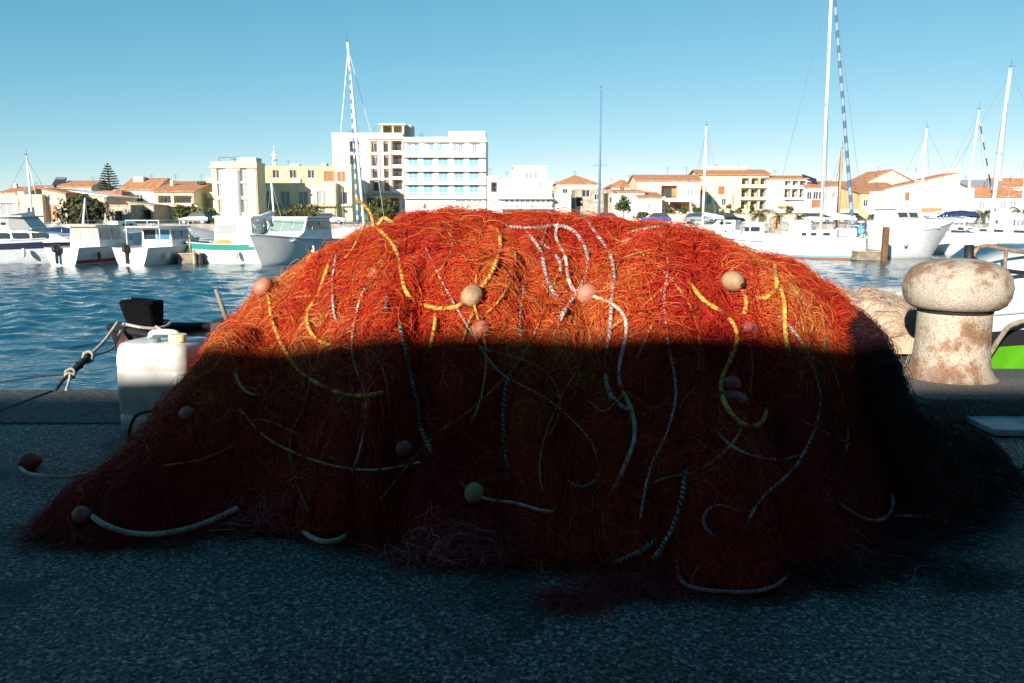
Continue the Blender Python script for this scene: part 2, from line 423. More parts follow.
# ---- the big red heap: ridge and front foot read off the photograph at their real depth
sil = [(60, 505), (100, 478), (150, 432), (200, 376), (235, 322), (265, 292), (300, 270), (330, 253), (370, 235), (400, 224), (440, 215), (470, 212), (500, 217), (560, 221), (600, 223), (640, 226), (680, 231), (720, 242), (760, 257), (800, 272), (830, 290), (846, 310), (856, 345), (868, 390), (882, 440), (892, 475)]
rx, rz_, ry_ = [], [], []
for px, py in sil:
    Yr = 3.9 if px > 240 else 3.9-.5*(240-px)/180
    p = at(px, py, Yr); rx.append(p[0]); rz_.append(max(p[2], .02)); ry_.append(Yr)
foot = [(20, 536), (60, 545), (110, 542), (180, 538), (250, 530), (330, 533), (400, 545), (450, 558), (520, 568), (580, 570), (640, 578), (700, 590), (760, 596), (800, 582), (850, 560), (900, 535), (930, 520)]
fp = np.array([ground_at(*q) for q in foot]); o_ = np.argsort(fp[:, 0]); fp = fp[o_]
sil_all = [(14, 545), (22, 530)]+sil+[(905, 500), (922, 540)]
def carve(X, Y, z, S):
    # keep the heap inside the outline it really has
    sx = np.array([q[0] for q in S], float); sy = np.array([q[1] for q in S], float)
    for _ in range(2):
        dc = Y*CT-(np.maximum(z, 0)-CH)*ST
        px = CX+X/dc*FPX; py = np.interp(px, sx, sy, left=1400, right=1400)+(0 if S is not sil_all else 2.5+4.5*vnoise(px*.045, px*0, 61)+2.2*vnoise(px*.15, px*0, 62))
        dY = FPX*CT+(CY-py)*ST; dZ = -FPX*ST+(CY-py)*CT
        z = np.minimum(z, CH+dZ*Y/dY-.012)
    return z
def main_h(X, Y):
    zr = np.interp(X, rx, rz_, left=0, right=0)
    yr = np.interp(X, rx, ry_); yf = np.interp(X, fp[:, 0], fp[:, 1], left=2.75, right=2.9)
    yf = yf+.075*fbm(X*2.7, X*0+3, 9)+.04*fbm(X*11, X*0+7, 10)
    t = (yr-Y)/(yr-yf)
    F = np.where(t >= 0, np.clip(1-np.clip(t, 0, 1)**1.75, 0, 1)**.95, np.clip(1-(np.clip(-t, 0, 3)*(yr-yf)/.85)**2, 0, 1))
    z = zr*F
    # low skirt trailing out on the ground
    sk = .075*np.clip((Y-yf)/.22, 0, 1)**.7*np.clip((4.1-Y)/.3, 0, 1)*np.clip((X+1.92)/.15, 0, 1)*np.clip((1.85-X)/.2, 0, 1)
    z = np.maximum(z, sk)
    amp = np.clip(z/.35, 0, 1)*np.clip(.35+np.abs(t)*1.3, 0, 1)
    z = z+amp*(.10*fbm(X*2.6, Y*2.6, 1)+.036*fbm(X*7.5, Y*3.2, 2)+.016*fbm(X*19, Y*9, 3))
    # long hanging folds
    z = z-amp*.055*np.clip(1-np.abs(vnoise(X*4.5+.6*vnoise(X*2, Y*2, 8), Y*.9, 6))*3.2, 0, 1)
    z = carve(X, Y, z, sil_all)
    return np.where(z > .012, z, -.05)
NET = Heap(main_h, -2.1, 2.15, 2.0, 4.9, .016)
idx = np.arange(NET.H.size).reshape(NET.H.shape)
def core_of(hp, sink=.012, tint=.12):
    idx = np.arange(hp.H.size).reshape(hp.H.shape)
    V = np.stack([hp.X, hp.Y, hp.H-sink], -1).reshape(-1, 3)
    F = np.stack([idx[:-1, :-1], idx[:-1, 1:], idx[1:, 1:], idx[1:, :-1]], -1).reshape(-1, 4)
    keep = (hp.H.ravel()[F] > 0).any(1); F = F[keep]
    used = np.unique(F); rm = np.full(len(V), -1); rm[used] = np.arange(len(used))
    V = V[used]; V[:, 2] = np.maximum(V[:, 2], .002)
    return V, rm[F], tint+.12*fbm(V[:, 0]*6, V[:, 1]*6, 3)
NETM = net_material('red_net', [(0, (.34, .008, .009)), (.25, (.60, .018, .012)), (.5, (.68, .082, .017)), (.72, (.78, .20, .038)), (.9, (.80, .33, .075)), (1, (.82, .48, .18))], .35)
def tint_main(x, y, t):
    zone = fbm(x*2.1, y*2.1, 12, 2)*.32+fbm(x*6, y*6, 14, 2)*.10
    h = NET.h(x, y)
    shade_red = -.34*np.clip((.66-h+.25*fbm(x*2.2, y*2.2, 17, 2))/.3, 0, 1)              # crimson of the lower netting, deepened to paint in its shade
    return np.clip(t*.78+.17+zone+shade_red, 0, 1)
def flow_main(x, y):
    f = fbm(x*1.1, y*1.1, 21, 2)
    hang = np.clip((.75-NET.h(x, y))/.4, 0, 1)
    ang = np.where(hang > .5, -math.pi/2+.5*f, 2.6*f)
    return ang, .35+.3*hang
front = lambda x, y: (NET.h(x, y) > .01)*np.where(y > 4.25, .12, 1.0)
g = np.random.default_rng(3)
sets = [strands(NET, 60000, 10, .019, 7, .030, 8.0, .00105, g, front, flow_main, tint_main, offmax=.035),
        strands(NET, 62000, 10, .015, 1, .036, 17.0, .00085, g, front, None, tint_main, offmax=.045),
        strands(NET, 9000, 12, .020, 2, .038, 11.0, .0011, g, lambda x, y: front(x, y)*np.clip((NET.h(x, y)-.25)/.4, .12, 1), flow_main, lambda x, y, t: np.clip(tint_main(x, y, t)+.22, 0, 1), offmax=.03)]  # paler strands kept mostly to the upper part, painting in its sunlit look
for hx, hw_, hy0, hy1 in ((-.44, .035, 3.05, 3.75), (-.38, .03, 2.75, 3.4), (.30, .05, 3.1, 3.7), (.82, .05, 2.8, 3.5), (-.95, .05, 3.0, 3.6)):
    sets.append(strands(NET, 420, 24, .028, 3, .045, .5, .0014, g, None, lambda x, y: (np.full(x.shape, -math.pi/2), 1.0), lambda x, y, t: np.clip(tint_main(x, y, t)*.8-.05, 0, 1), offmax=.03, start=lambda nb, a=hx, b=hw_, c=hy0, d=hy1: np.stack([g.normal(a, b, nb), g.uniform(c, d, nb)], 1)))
NORG = (0, 3.5, 0)
net = thing('fishing_net', 'huge heap of tangled orange-red fishing net with ropes and floats on the quay', 'fishing net', NORG)
fibre_mesh('netting', core_of(NET), sets, [NETM, NETM], net, NORG)

# pale frayed webbing spread on the ground at the foot
PINK = net_material('pink_webbing', [(0, (.24, .008, .010)), (.35, (.50, .06, .09)), (.7, (.62, .17, .20)), (1, (.66, .38, .38))], .2)
flat = Heap(lambda X, Y: 0*X+.004, -2.3, 2.4, 1.8, 4.2, .05)
for (px, py, sx, sy, n) in ((265, 524, .17, .06, 450), (450, 552, .19, .035, 900), (840, 562, .12, .06, 600), (640, 590, .13, .035, 500), (575, 604, .07, .02, 260), (505, 560, .1, .04, 350)):
    on = px in (265, 450, 505); c = NET.hit(px, py-6) if on else ground_at(px, py)
    st = lambda nb, c=c, sx=sx, sy=sy: np.stack([g.normal(c[0], sx*.5, nb), g.normal(c[1], sy*.5, nb)], 1)
    s_ = strands(NET if on else flat, n, 9, .012, 3, .05 if on else .02, 9, .0011, g, None, start=st, tintf=(lambda x, y, t: t*.3) if px in (640, 575, 505) else None)
    fibre_mesh('frayed_webbing', None, [s_], [PINK], net, NORG)

# ragged fringe trailing on the ground along the foot
FR = net_material('red_fringe', [(0, (.10, .006, .006)), (.6, (.26, .018, .012)), (1, (.42, .06, .02))], .2)
def fst(nb):
    i = g.integers(0, len(fp)-1, nb); u = g.random(nb)[:, None]; c = fp[i, :2]*(1-u)+fp[i+1, :2]*u
    k = .5+.5*np.clip(vnoise(c[:, 0]*4, c[:, 0]*0, 51), -1, 1)
    c[:, 1] += .06-np.abs(g.normal(0, .07, nb))*k; return c
fibre_mesh('fringe', None, [strands(flat, 3200, 9, .017, 4, .03, 8, .0012, g, None, start=fst)], [FR], net, NORG)
# ---- second, purple-black heap at the right end
dfp = np.array([ground_at(*q) for q in [(800, 588), (860, 574), (900, 552), (950, 527), (985, 506), (1010, 492), (1024, 480)]])
def dark_h(X, Y):
    def bump(cx, cy, a, b_, h, p=2): return h*np.clip(1-((np.abs(X-cx)/a)**p+(np.abs(Y-cy)/b_)**p), 0, 1)**.75
    z = np.maximum(bump(1.60, 3.55, .34, 1.0, .74, 2.6), bump(1.86, 3.35, .45, .62, .085))
    z = np.maximum(z, bump(1.95, 3.0, .34, .30, .05))
    z = np.maximum(z, bump(1.55, 2.75, .5, .30, .07))
    amp = np.clip(z/.25, 0, 1)
    z = z+amp*(.05*fbm(X*4, Y*4, 31)+.02*fbm(X*13, Y*11, 33))
    z = z*np.clip((Y-np.interp(X, dfp[:, 0], dfp[:, 1]))/.12, 0, 1)
    z = carve(X, Y, z, [(800, 380), (838, 318), (848, 312), (862, 320), (875, 334), (885, 352), (893, 374), (905, 402), (920, 417), (940, 427), (985, 441), (1000, 456), (1012, 475), (1019, 492), (1022, 520)])
    return np.where(z > .012, z, -.05)
DARK = Heap(dark_h, 1.0, 2.6, 2.2, 4.8, .018)
DARKM = net_material('dark_net', [(0, (.007, .002, .003)), (.5, (.022, .004, .006)), (.9, (.065, .010, .014)), (1, (.11, .03, .035))], .15)
DORG = (1.7, 3.5, 0)
dn = thing('dark_fishing_net', 'purple-black net heap slumped against the right end of the red net', 'fishing net', DORG)
fibre_mesh('netting', core_of(DARK), [strands(DARK, 12000, 11, .019, 7, .026, 7, .0011, g, lambda x, y: DARK.h(x, y) > .01, offmax=.03), strands(DARK, 9000, 10, .016, 1, .03, 15, .0009, g, lambda x, y: DARK.h(x, y) > .01, offmax=.04)], [DARKM, DARKM], dn, DORG)

def dst(nb):
    i = g.integers(0, len(dfp)-1, nb); u = g.random(nb)[:, None]; c = dfp[i, :2]*(1-u)+dfp[i+1, :2]*u
    c[:, 1] += .08-np.abs(g.normal(0, .06, nb)); return c
fibre_mesh('fringe', None, [strands(flat, 2200, 9, .018, 4, .03, 7, .0011, g, None, start=dst)], [DARKM], dn, DORG)
# ================================================================== ROPES AND FLOATS OF THE NET
def rope_mat(name, c1, c2, scale=26, share=.5, rough=.7):
    m = bpy.data.materials.new(name); m.use_nodes = True
    N, L = nt(m); b = N['Principled BSDF']; b.inputs['Roughness'].default_value = rough; b.inputs['Specular IOR Level'].default_value = .3
    uv = N.new('ShaderNodeUVMap'); uv.uv_map = 'rope'
    w_ = N.new('ShaderNodeTexWave'); w_.bands_direction = 'DIAGONAL'; w_.inputs['Scale'].default_value = scale; w_.inputs['Distortion'].default_value = 4.0; w_.inputs['Detail'].default_value = 3; w_.inputs['Detail Scale'].default_value = 2.5
    L.new(uv.outputs[0], w_.inputs['Vector'])
    r = N.new('ShaderNodeValToRGB'); r.color_ramp.elements[0].position = share-.06; r.color_ramp.elements[1].position = share+.06
    r.color_ramp.elements[0].color = (*c2, 1); r.color_ramp.elements[1].color = (*c1, 1)
    nz = N.new('ShaderNodeTexNoise'); nz.inputs['Scale'].default_value = 9; nz.inputs['Detail'].default_value = 5
    tcx = N.new('ShaderNodeTexCoord'); L.new(tcx.outputs['Object'], nz.inputs['Vector'])
    mx = N.new('ShaderNodeMix'); mx.data_type = 'RGBA'; mx.blend_type = 'MULTIPLY'; mx.inputs['Factor'].default_value = .7
    rr = N.new('ShaderNodeValToRGB'); rr.color_ramp.elements[0].position = .35; rr.color_ramp.elements[0].color = (.55, .42, .33, 1); rr.color_ramp.elements[1].position = .6
    L.new(nz.outputs['Fac'], rr.inputs['Fac'])
    L.new(w_.outputs['Fac'], r.inputs['Fac']); L.new(r.outputs['Color'], mx.inputs['A']); L.new(rr.outputs['Color'], mx.inputs['B']); L.new(mx.outputs['Result'], b.inputs['Base Color'])
    bp = N.new('ShaderNodeBump'); bp.inputs['Strength'].default_value = .6; bp.inputs['Distance'].default_value = .003
    L.new(w_.outputs['Fac'], bp.inputs['Height']); L.new(bp.outputs['Normal'], b.inputs['Normal'])
    return m
def rope_obj(name, pts, r, m, parent=None, org=(0, 0, 0), n=8):
    mb = MB(); mb.tube(pts, r, n); o = mb.build(name, m, parent, org, smooth=True)
    me = o.data; uv = me.uv_layers.new(name='rope')
    s = np.concatenate([[0], np.cumsum(np.linalg.norm(np.diff(pts, axis=0), axis=1))]); k = len(pts)
    li = np.zeros(len(me.loops), dtype=np.int32); me.loops.foreach_get('vertex_index', li)
    u = s[li//n]; v = (li % n)/n*.04
    uv.data.foreach_set('uv', np.stack([u, v], 1).ravel().astype(np.float32))
    return o
YEL = rope_mat('yellow_rope', (.72, .42, .06), (.34, .21, .07), 24, .24)
TAN = rope_mat('tan_rope', (.50, .27, .07), (.22, .10, .04), 26, .4)
GRY = rope_mat('grey_flecked_rope', (.50, .43, .40), (.17, .11, .11), 30, .40)
WHT = rope_mat('white_rope', (.62, .55, .46), (.45, .36, .30), 30, .3)
PNK = rope_mat('pink_rope', (.45, .22, .26), (.24, .09, .12), 30, .35)
BLKW = rope_mat('black_white_rope', (.34, .31, .28), (.03, .028, .028), 33, .62)
def net_rope(pix, r, m, label, lift=1.0, heap=None):
    heap = heap or NET
    P = np.array([heap.hit(*q) for q in pix]); r = r*(1.14 if r >= .007 else .95)
    P = catmull(P, .012)
    for it in range(46):
        h = np.maximum(np.maximum(heap.h(P[:, 0], P[:, 1]), 0), DARK.h(P[:, 0], P[:, 1]) if heap is NET else 0)
        gx, gy = heap.grad(P[:, 0], P[:, 1]); nl = np.sqrt(1+gx*gx+gy*gy)
        low = P[:, 2] < h+(r*lift+.028)*np.minimum(nl, 2.4)
        if it < 45:                                    # bring buried stretches out to the face of the heap
            d = np.array([0, 0, CH])-P; P = P+d*(.006*low)[:, None]
            if not low.any(): continue
        else: P[low, 2] = np.minimum(h+(r*lift+.028)*nl, P[:, 2]+.05)[low]
        if it % 9 == 8: P[1:-1] = .25*P[:-2]+.5*P[1:-1]+.25*P[2:]
    k = min(10, len(P)//4)                              # both ends run back into the netting
    wgt = np.zeros(len(P)); wgt[:k] = np.linspace(1, 0, k); wgt[-k:] = np.maximum(wgt[-k:], np.linspace(0, 1, k))
    if 'ground' not in label and 'left' != label[-4:]: P = P-(np.array([0, 0, CH])-P)*(.022*wgt)[:, None]; P[:, 2] = np.maximum(P[:, 2], .008)
    return tag(rope_obj('rope', P, r, m, net, NORG), label)
ropes = [
 # yellow
 ([(372, 226), (384, 234), (396, 250), (401, 270), (405, 289), (415, 301), (435, 308), (455, 307), (468, 299), (480, 289), (492, 272), (500, 250), (498, 232), (485, 224)], .008, YEL, 'yellow rope looped over the left crest of the heap'),
 ([(366, 222), (352, 250), (340, 262)], .006, YEL, 'short yellow rope tail'),
 ([(268, 290), (270, 308), (275, 328), (284, 348), (296, 367), (315, 382), (340, 393), (358, 396), (385, 392), (405, 380)], .0075, YEL, 'yellow rope hanging from the float at the left shoulder'),
 ([(334, 249), (325, 275), (318, 295), (309, 310), (308, 325), (316, 338), (330, 345), (350, 346)], .007, YEL, 'yellow rope bent in a hook left of centre'),
 ([(282, 299), (300, 297), (320, 295)], .006, YEL, 'yellow rope stub'),
 ([(436, 312), (434, 330), (428, 356)], .007, YEL, 'yellow rope drop below the left loop'),
 ([(476, 305), (468, 325), (462, 345), (458, 365)], .006, TAN, 'ochre rope below the brown float'),
 ([(655, 318), (648, 335), (640, 352), (634, 368)], .0055, TAN, 'ochre rope beside the white rope'),
 ([(585, 342), (610, 330), (625, 316), (645, 314), (655, 322)], .0055, TAN, 'ochre rope arching right of centre'),
 ([(683, 272), (695, 290), (706, 302), (722, 312), (734, 325), (737, 340), (730, 360), (722, 378), (722, 395), (730, 412), (742, 424), (755, 426), (764, 418), (766, 402), (760, 385)], .0075, YEL, 'yellow rope ending in an open loop at lower right'),
 ([(727, 243), (745, 251), (760, 259), (773, 271), (777, 284), (772, 294), (762, 299), (750, 297), (742, 290), (736, 285)], .0085, YEL, 'yellow rope coiled near the right crest'),
 ([(776, 282), (784, 300), (785, 325), (788, 350), (792, 368)], .008, YEL, 'yellow rope falling from the right coil'),
 ([(740, 286), (746, 300), (744, 318)], .008, YEL, 'short yellow rope under the right float'),
 ([(790, 415), (820, 430), (850, 444), (878, 452)], .005, TAN, 'thin ochre rope in the shaded right side'),
 ([(566, 386), (590, 402), (607, 410), (640, 375)], .0045, TAN, 'thin ochre cord in the shade'),
 ([(145, 468), (200, 460), (235, 444), (248, 432)], .005, TAN, 'thin ochre cord on the shaded left skirt'),
 # grey flecked
 ([(500, 226), (530, 228), (560, 226), (576, 233), (586, 250), (588, 268), (582, 285), (572, 300), (562, 316), (556, 332)], .008, GRY, 'grey flecked rope curving round the middle'),
 ([(522, 228), (532, 238), (541, 252), (545, 270), (552, 290), (564, 302), (574, 302)], .008, GRY, 'grey flecked rope running down the middle'),
 ([(532, 238), (548, 248), (560, 262), (560, 280)], .007, GRY, 'grey flecked rope crossing behind the loop'),
 ([(584, 216), (598, 236), (610, 254), (614, 275), (612, 300), (610, 330), (606, 360), (607, 385), (616, 402), (634, 412), (655, 420)], .0075, GRY, 'long grey flecked rope to the right of the big float'),
 ([(560, 217), (556, 236), (565, 256), (568, 276), (574, 290), (590, 295), (612, 304), (624, 316), (626, 335), (620, 365), (621, 385), (632, 412), (634, 440), (622, 472), (608, 500)], .007, WHT, 'white rope threaded through the pale central float'),
 ([(337, 250), (333, 275), (333, 300), (336, 320), (348, 338)], .006, GRY, 'thin grey rope on the left shoulder'),
 ([(388, 288), (386, 315)], .007, BLKW, 'short black and white rope'),
 ([(396, 305), (402, 335), (408, 365), (416, 400), (422, 430), (434, 455), (448, 470)], .007, BLKW, 'black and white rope hanging left of centre'),
 ([(470, 215), (452, 222), (430, 224), (405, 232)], .006, TAN, 'thin ochre rope along the left crest'),
 ([(700, 232), (672, 226), (640, 230), (612, 240)], .007, GRY, 'grey flecked rope along the right crest'),
 ([(745, 330), (752, 360), (748, 400), (735, 440), (700, 470), (660, 480), (628, 500)], .005, TAN, 'thin ochre cord sagging across the shaded right side'),
 ([(350, 346), (372, 352), (384, 372), (388, 400), (380, 430)], .005, TAN, 'thin ochre cord falling left of centre'),
 ([(522, 352), (508, 380), (503, 410), (504, 440), (507, 465), (510, 492)], .007, BLKW, 'black and white rope hanging in the shaded middle'),
 ([(452, 471), (462, 484), (474, 494), (490, 500), (515, 503), (540, 510), (572, 514)], .006, WHT, 'pale rope through the tan float low in front'),
 ([(562, 478), (580, 487), (596, 480), (602, 465)], .006, BLKW, 'short curved black and white rope'),
 ([(654, 560), (672, 530), (682, 500), (686, 470)], .008, BLKW, 'black and white rope near the ground'),
 ([(610, 565), (640, 552), (662, 535)], .008, BLKW, 'black and white rope lying at the foot'),
 ([(232, 368), (240, 385), (250, 394), (268, 396)], .006, WHT, 'short white rope on the left slope'),
 ([(20, 468), (30, 474), (60, 477), (90, 474)], .007, WHT, 'white rope tied to the dark float at far left'),
 ([(88, 513), (105, 525), (130, 533), (160, 534), (190, 528), (215, 519), (238, 508)], .0085, WHT, 'white hose-like rope on the ground at left'),
 ([(300, 530), (320, 541), (340, 539), (352, 528)], .0075, WHT, 'white rope curve at the foot'),
 ([(180, 452), (215, 440), (262, 420), (330, 452)], .004, TAN, 'thin cord across the shaded left slope'),
 # pink
 ([(748, 522), (738, 512), (722, 506), (708, 510), (704, 524), (714, 536), (728, 541)], .006, PNK, 'pink rope curl low on the right'),
 ([(820, 488), (845, 508), (868, 520), (885, 518), (893, 505), (890, 488), (882, 474)], .0065, PNK, 'pink rope hook at the right foot'),
 ([(886, 516), (910, 516), (930, 516), (912, 510)], .006, PNK, 'pink rope end at the right foot'),
 ([(680, 546), (677, 565), (686, 585), (730, 592), (770, 588), (795, 570)], .006, PNK, 'pink rope along the front foot'),
 ([(440, 222), (452, 240), (446, 262), (430, 276), (412, 270)], .005, TAN, 'thin ochre cord curling inside the left yellow loop'),
 ([(300, 276), (290, 300), (296, 330), (310, 360), (306, 400), (290, 440), (296, 480), (310, 515)], .0045, TAN, 'thin ochre cord running down the left side to the ground'),
 ([(548, 222), (540, 250), (526, 280), (520, 320), (523, 352)], .006, BLKW, 'black and white rope coming over the crest to the shaded middle'),
 ([(660, 232), (668, 262), (664, 300), (668, 340), (676, 390), (668, 430), (650, 470), (640, 520)], .005, GRY, 'thin grey cord falling right of centre to the ground'),
 ([(810, 280), (822, 310), (826, 350), (840, 390), (848, 430), (842, 470)], .005, TAN, 'thin ochre cord hanging down the right end'),
 ([(440, 365), (470, 350), (510, 356), (545, 372), (560, 400), (552, 430), (530, 450)], .005, TAN, 'thin ochre cord looping in the shaded middle'),
 ([(700, 400), (716, 430), (742, 452), (780, 460), (812, 450)], .005, GRY, 'thin grey cord draped low on the right'),
 ([(240, 410), (270, 440), (320, 462), (372, 470), (420, 462)], .0045, WHT, 'thin pale cord draped low on the left'),
 ([(510, 235), (516, 262), (506, 290), (488, 312), (466, 322)], .005, TAN, 'thin ochre cord right of the brown float'),
 ([(600, 232), (640, 252), (668, 276), (690, 306), (700, 345), (694, 390)], .005, TAN, 'thin ochre cord slanting over the right crest'),
 ([(420, 232), (436, 270), (470, 330), (500, 372), (548, 400), (590, 440), (600, 480)], .0045, GRY, 'thin grey cord slanting from the left crest to the lower middle'),
 ([(566, 250), (548, 300), (520, 360), (470, 410), (430, 440), (380, 500)], .0045, TAN, 'thin ochre cord slanting down to the lower left'),
 ([(690, 262), (650, 300), (600, 340), (560, 400), (540, 460), (548, 520)], .0045, TAN, 'thin ochre cord slanting from the right crest to the foot'),
 ([(380, 262), (360, 300), (352, 350), (366, 400), (360, 450), (340, 500)], .0055, WHT, 'pale cord falling left of centre to the foot'),
 ([(760, 300), (800, 340), (820, 400), (800, 460), (760, 500), (740, 540)], .0055, GRY, 'grey flecked cord falling down the right side to the foot'),
 ([(480, 262), (474, 300), (486, 350), (480, 400), (462, 440)], .0055, YEL, 'thin yellow cord dropping behind the brown float'),
 ([(905, 400), (914, 415), (912, 430), (906, 445)], .007, WHT, 'white rope at the right end'),
]
for pix, r, m_, lab in ropes: net_rope(pix, r, m_, lab)
# the frayed rope end standing up from the crest
P = np.array([at(374, 228, 3.82), at(371, 214, 3.8), at(364, 205, 3.78), at(356, 199, 3.76)]); P = catmull(P, .01)
tag(rope_obj('rope', P, .009, YEL, net, NORG), 'frayed yellow rope end sticking up above the crest')
P = np.array([at(378, 226, 3.8), at(384, 218, 3.8), at(396, 226, 3.79), at(402, 234, 3.78)]); P = catmull(P, .01)
tag(rope_obj('rope', P, .009, YEL, net, NORG), 'yellow rope bight lifted above the crest')
CORK = mat('float_terracotta', (.50, .18, .11), .55, var=.35, vscale=22, bump=.25, bscale=60)
CORKR = mat('float_red', (.30, .07, .06), .55, var=.4, vscale=18, bump=.25, bscale=60)
CORKT = mat('float_tan', (.36, .22, .12), .6, var=.35, vscale=18, bump=.25, bscale=60)
floats = [(472, 296, .047, CORKT, 'brown float on the yellow loop'), (587, 294, .047, CORK, 'pale terracotta float in the middle'), (733, 281, .047, CORKT, 'worn tan float near the right coil'),
 (263, 287, .050, CORK, 'terracotta float on the left shoulder'), (375, 276, .034, CORK, 'half-buried terracotta float'), (480, 331, .044, CORK, 'half-buried float below the loop'), (628, 245, .04, CORK, 'half-buried float on the right crest'),
 (783, 262, .044, CORK, 'float on the right shoulder'), (731, 384, .034, CORKR, 'dull red float in the shade'), (474, 493, .036, CORKT, 'tan float low in front'), (404, 448, .03, CORKR, 'dark red float left of centre'), (187, 413, .03, CORK, 'float on the left slope'),
 (31, 458, .05, CORKR, 'dark red float lying on the ground at far left'), (82, 515, .035, CORKR, 'dark red float on the left skirt'), (750, 330, .04, CORKR, 'half-buried float on the right')]
for i, (px, py, r, m_, lab) in enumerate(floats):
    p = NET.hit(px, py); nn = NET.normal(p[0], p[1]); vd = np.array([0, 0, CH])-p; vd /= np.linalg.norm(vd); r *= .92; c = p+vd*(r*(.40 if 'half' in lab else 1.5)+.026)
    if 'ground' in lab: c = ground_at(px, py+12)+np.array([0, 0, r*.9])
    a = random.uniform(0, 3.1)
    rot = np.array(Matrix.Rotation(a, 3, Vector(nn)) @ Vector((0, 0, 1)).rotation_difference(Vector(nn)).to_matrix())
    mb = MB(); rad = (r*1.12, r*.95, r*.9)
    mb.ell(c, rad, 20, 14, rot=rot)
    ax = rot @ np.array([1, 0, 0]); mb.rod(c-ax*r*1.14, c+ax*r*1.14, r*.22, 8, mi=1)
    tag(mb.build('float', [m_, mat('float_hole', (.05, .03, .02), .8)], net, NORG, smooth=True, angle=50), lab)
c = NET.hit(728, 403); mb = MB(); mb.ell(c+np.array([0, -.02, .02]), (.062, .04, .03), 20, 12)
tag(mb.build('float', CORKR, net, NORG, smooth=True), 'flattened brick-red float inside the lower yellow loop')

sg_ = np.random.default_rng(77); c = ground_at(965, 578)
sp = thing('net_scrap', 'thin dark scrap of loose netting lying alone on the quay at lower right', 'net scrap', tuple(c))
fibre_mesh('netting', None, [strands(flat, 260, 9, .018, 2, .01, 8, .0011, sg_, None, start=lambda nb: np.stack([sg_.normal(c[0], .10, nb), sg_.normal(c[1], .03, nb)], 1), tintf=lambda x, y, t: t)], [net_material('grey_fibre', [(0, (.02, .02, .022)), (.7, (.07, .07, .075)), (1, (.3, .3, .3))], .1)], sp, tuple(c))
# ================================================================== FOREGROUND OBJECTS
# ---- jerry can
m = bpy.data.materials.new('milky_plastic'); m.use_nodes = True
N, L = nt(m); b = N['Principled BSDF']; b.inputs['Base Color'].default_value = (.72, .71, .66, 1); b.inputs['Roughness'].default_value = .42
b.inputs['Subsurface Weight'].default_value = .25; b.inputs['Subsurface Radius'].default_value = (.04, .04, .035)
tc = N.new('ShaderNodeTexCoord'); n1 = N.new('ShaderNodeTexNoise'); n1.inputs['Scale'].default_value = 7; n1.inputs['Detail'].default_value = 6
L.new(tc.outputs['Object'], n1.inputs['Vector'])
r = N.new('ShaderNodeValToRGB'); r.color_ramp.elements[0].position = .3; r.color_ramp.elements[0].color = (.38, .36, .32, 1); r.color_ramp.elements[1].position = .60; r.color_ramp.elements[1].color = (.58, .57, .54, 1)
L.new(n1.outputs['Fac'], r.inputs['Fac']); L.new(r.outputs['Color'], b.inputs['Base Color'])
MILK = m
p = ground_at(157, 436); jx, jy = p[0]-.005, p[1]+.19
jc = thing('jerry_can', 'milky white plastic jerry can standing left of the red net', 'jerry can', (jx, jy, 0), R(-13)); jc.scale = (1.06, 1, .955)
def rrect(hx, hy, r, n=6):
    out = []
    for (sx, sy, a0) in ((1, 1, 0), (-1, 1, 90), (-1, -1, 180), (1, -1, 270)):
        for i in range(n+1):
            a = R(a0+90*i/n); out.append((sx*(hx-r)+r*math.cos(a), sy*(hy-r)+r*math.sin(a)))
    return out
prof = [(0, .93), (.012, .975), (.04, 1.0), (.085, 1.0), (.092, .985), (.104, .985), (.111, 1.0), (.22, 1.005), (.335, 1.0), (.342, .987), (.352, .987), (.36, 1.0), (.41, .99), (.45, .955), (.475, .90), (.485, .80)]
secs = []
for z, k in prof: secs.append([(x*k, y*k, z) for x, y in rrect(.195, .165, .06)])
mb = MB(); mb.loft(secs, closed=True); mb.build('body', MILK, jc, smooth=True, angle=50)
mb = MB()
P = catmull([(-.10, .02, .475), (-.09, .02, .512), (-.05, .02, .522), (.03, .02, .522), (.055, .02, .505), (.06, .02, .475)], .01); mb.tube(P, .017, 10)
mb.build('handle', MILK, jc, smooth=True)
mb = MB(); mb.lathe([(.034, .478), (.034, .492), (.042, .493), (.043, .525), (.04, .53), (.02, .531)], (.115, -.07, 0), 24); mb.build('cap', mat('cap_yellow', (.72, .66, .36), .5), jc, smooth=True, angle=40)
mb = MB(); mb.lathe([(.03, .478), (.03, .505), (.022, .51)], (.0, -.09, 0), 20); mb.build('vent_plug', mat('plug_grey', (.2, .22, .23), .5), jc, smooth=True, angle=40)
# thin black cable bight leaning on the can
P = catmull([ground_at(132, 436)+[0, -.03, .008], at(131, 425, 3.72), at(137, 415, 3.70), at(150, 411, 3.69), at(166, 410, 3.66), at(176, 420, 3.6)], .012)
tag(rope_obj('cable', P, .008, mat('black_rubber', (.012, .012, .013), .6)), 'thin black cable bight curling up in front of the jerry can', 'cable')

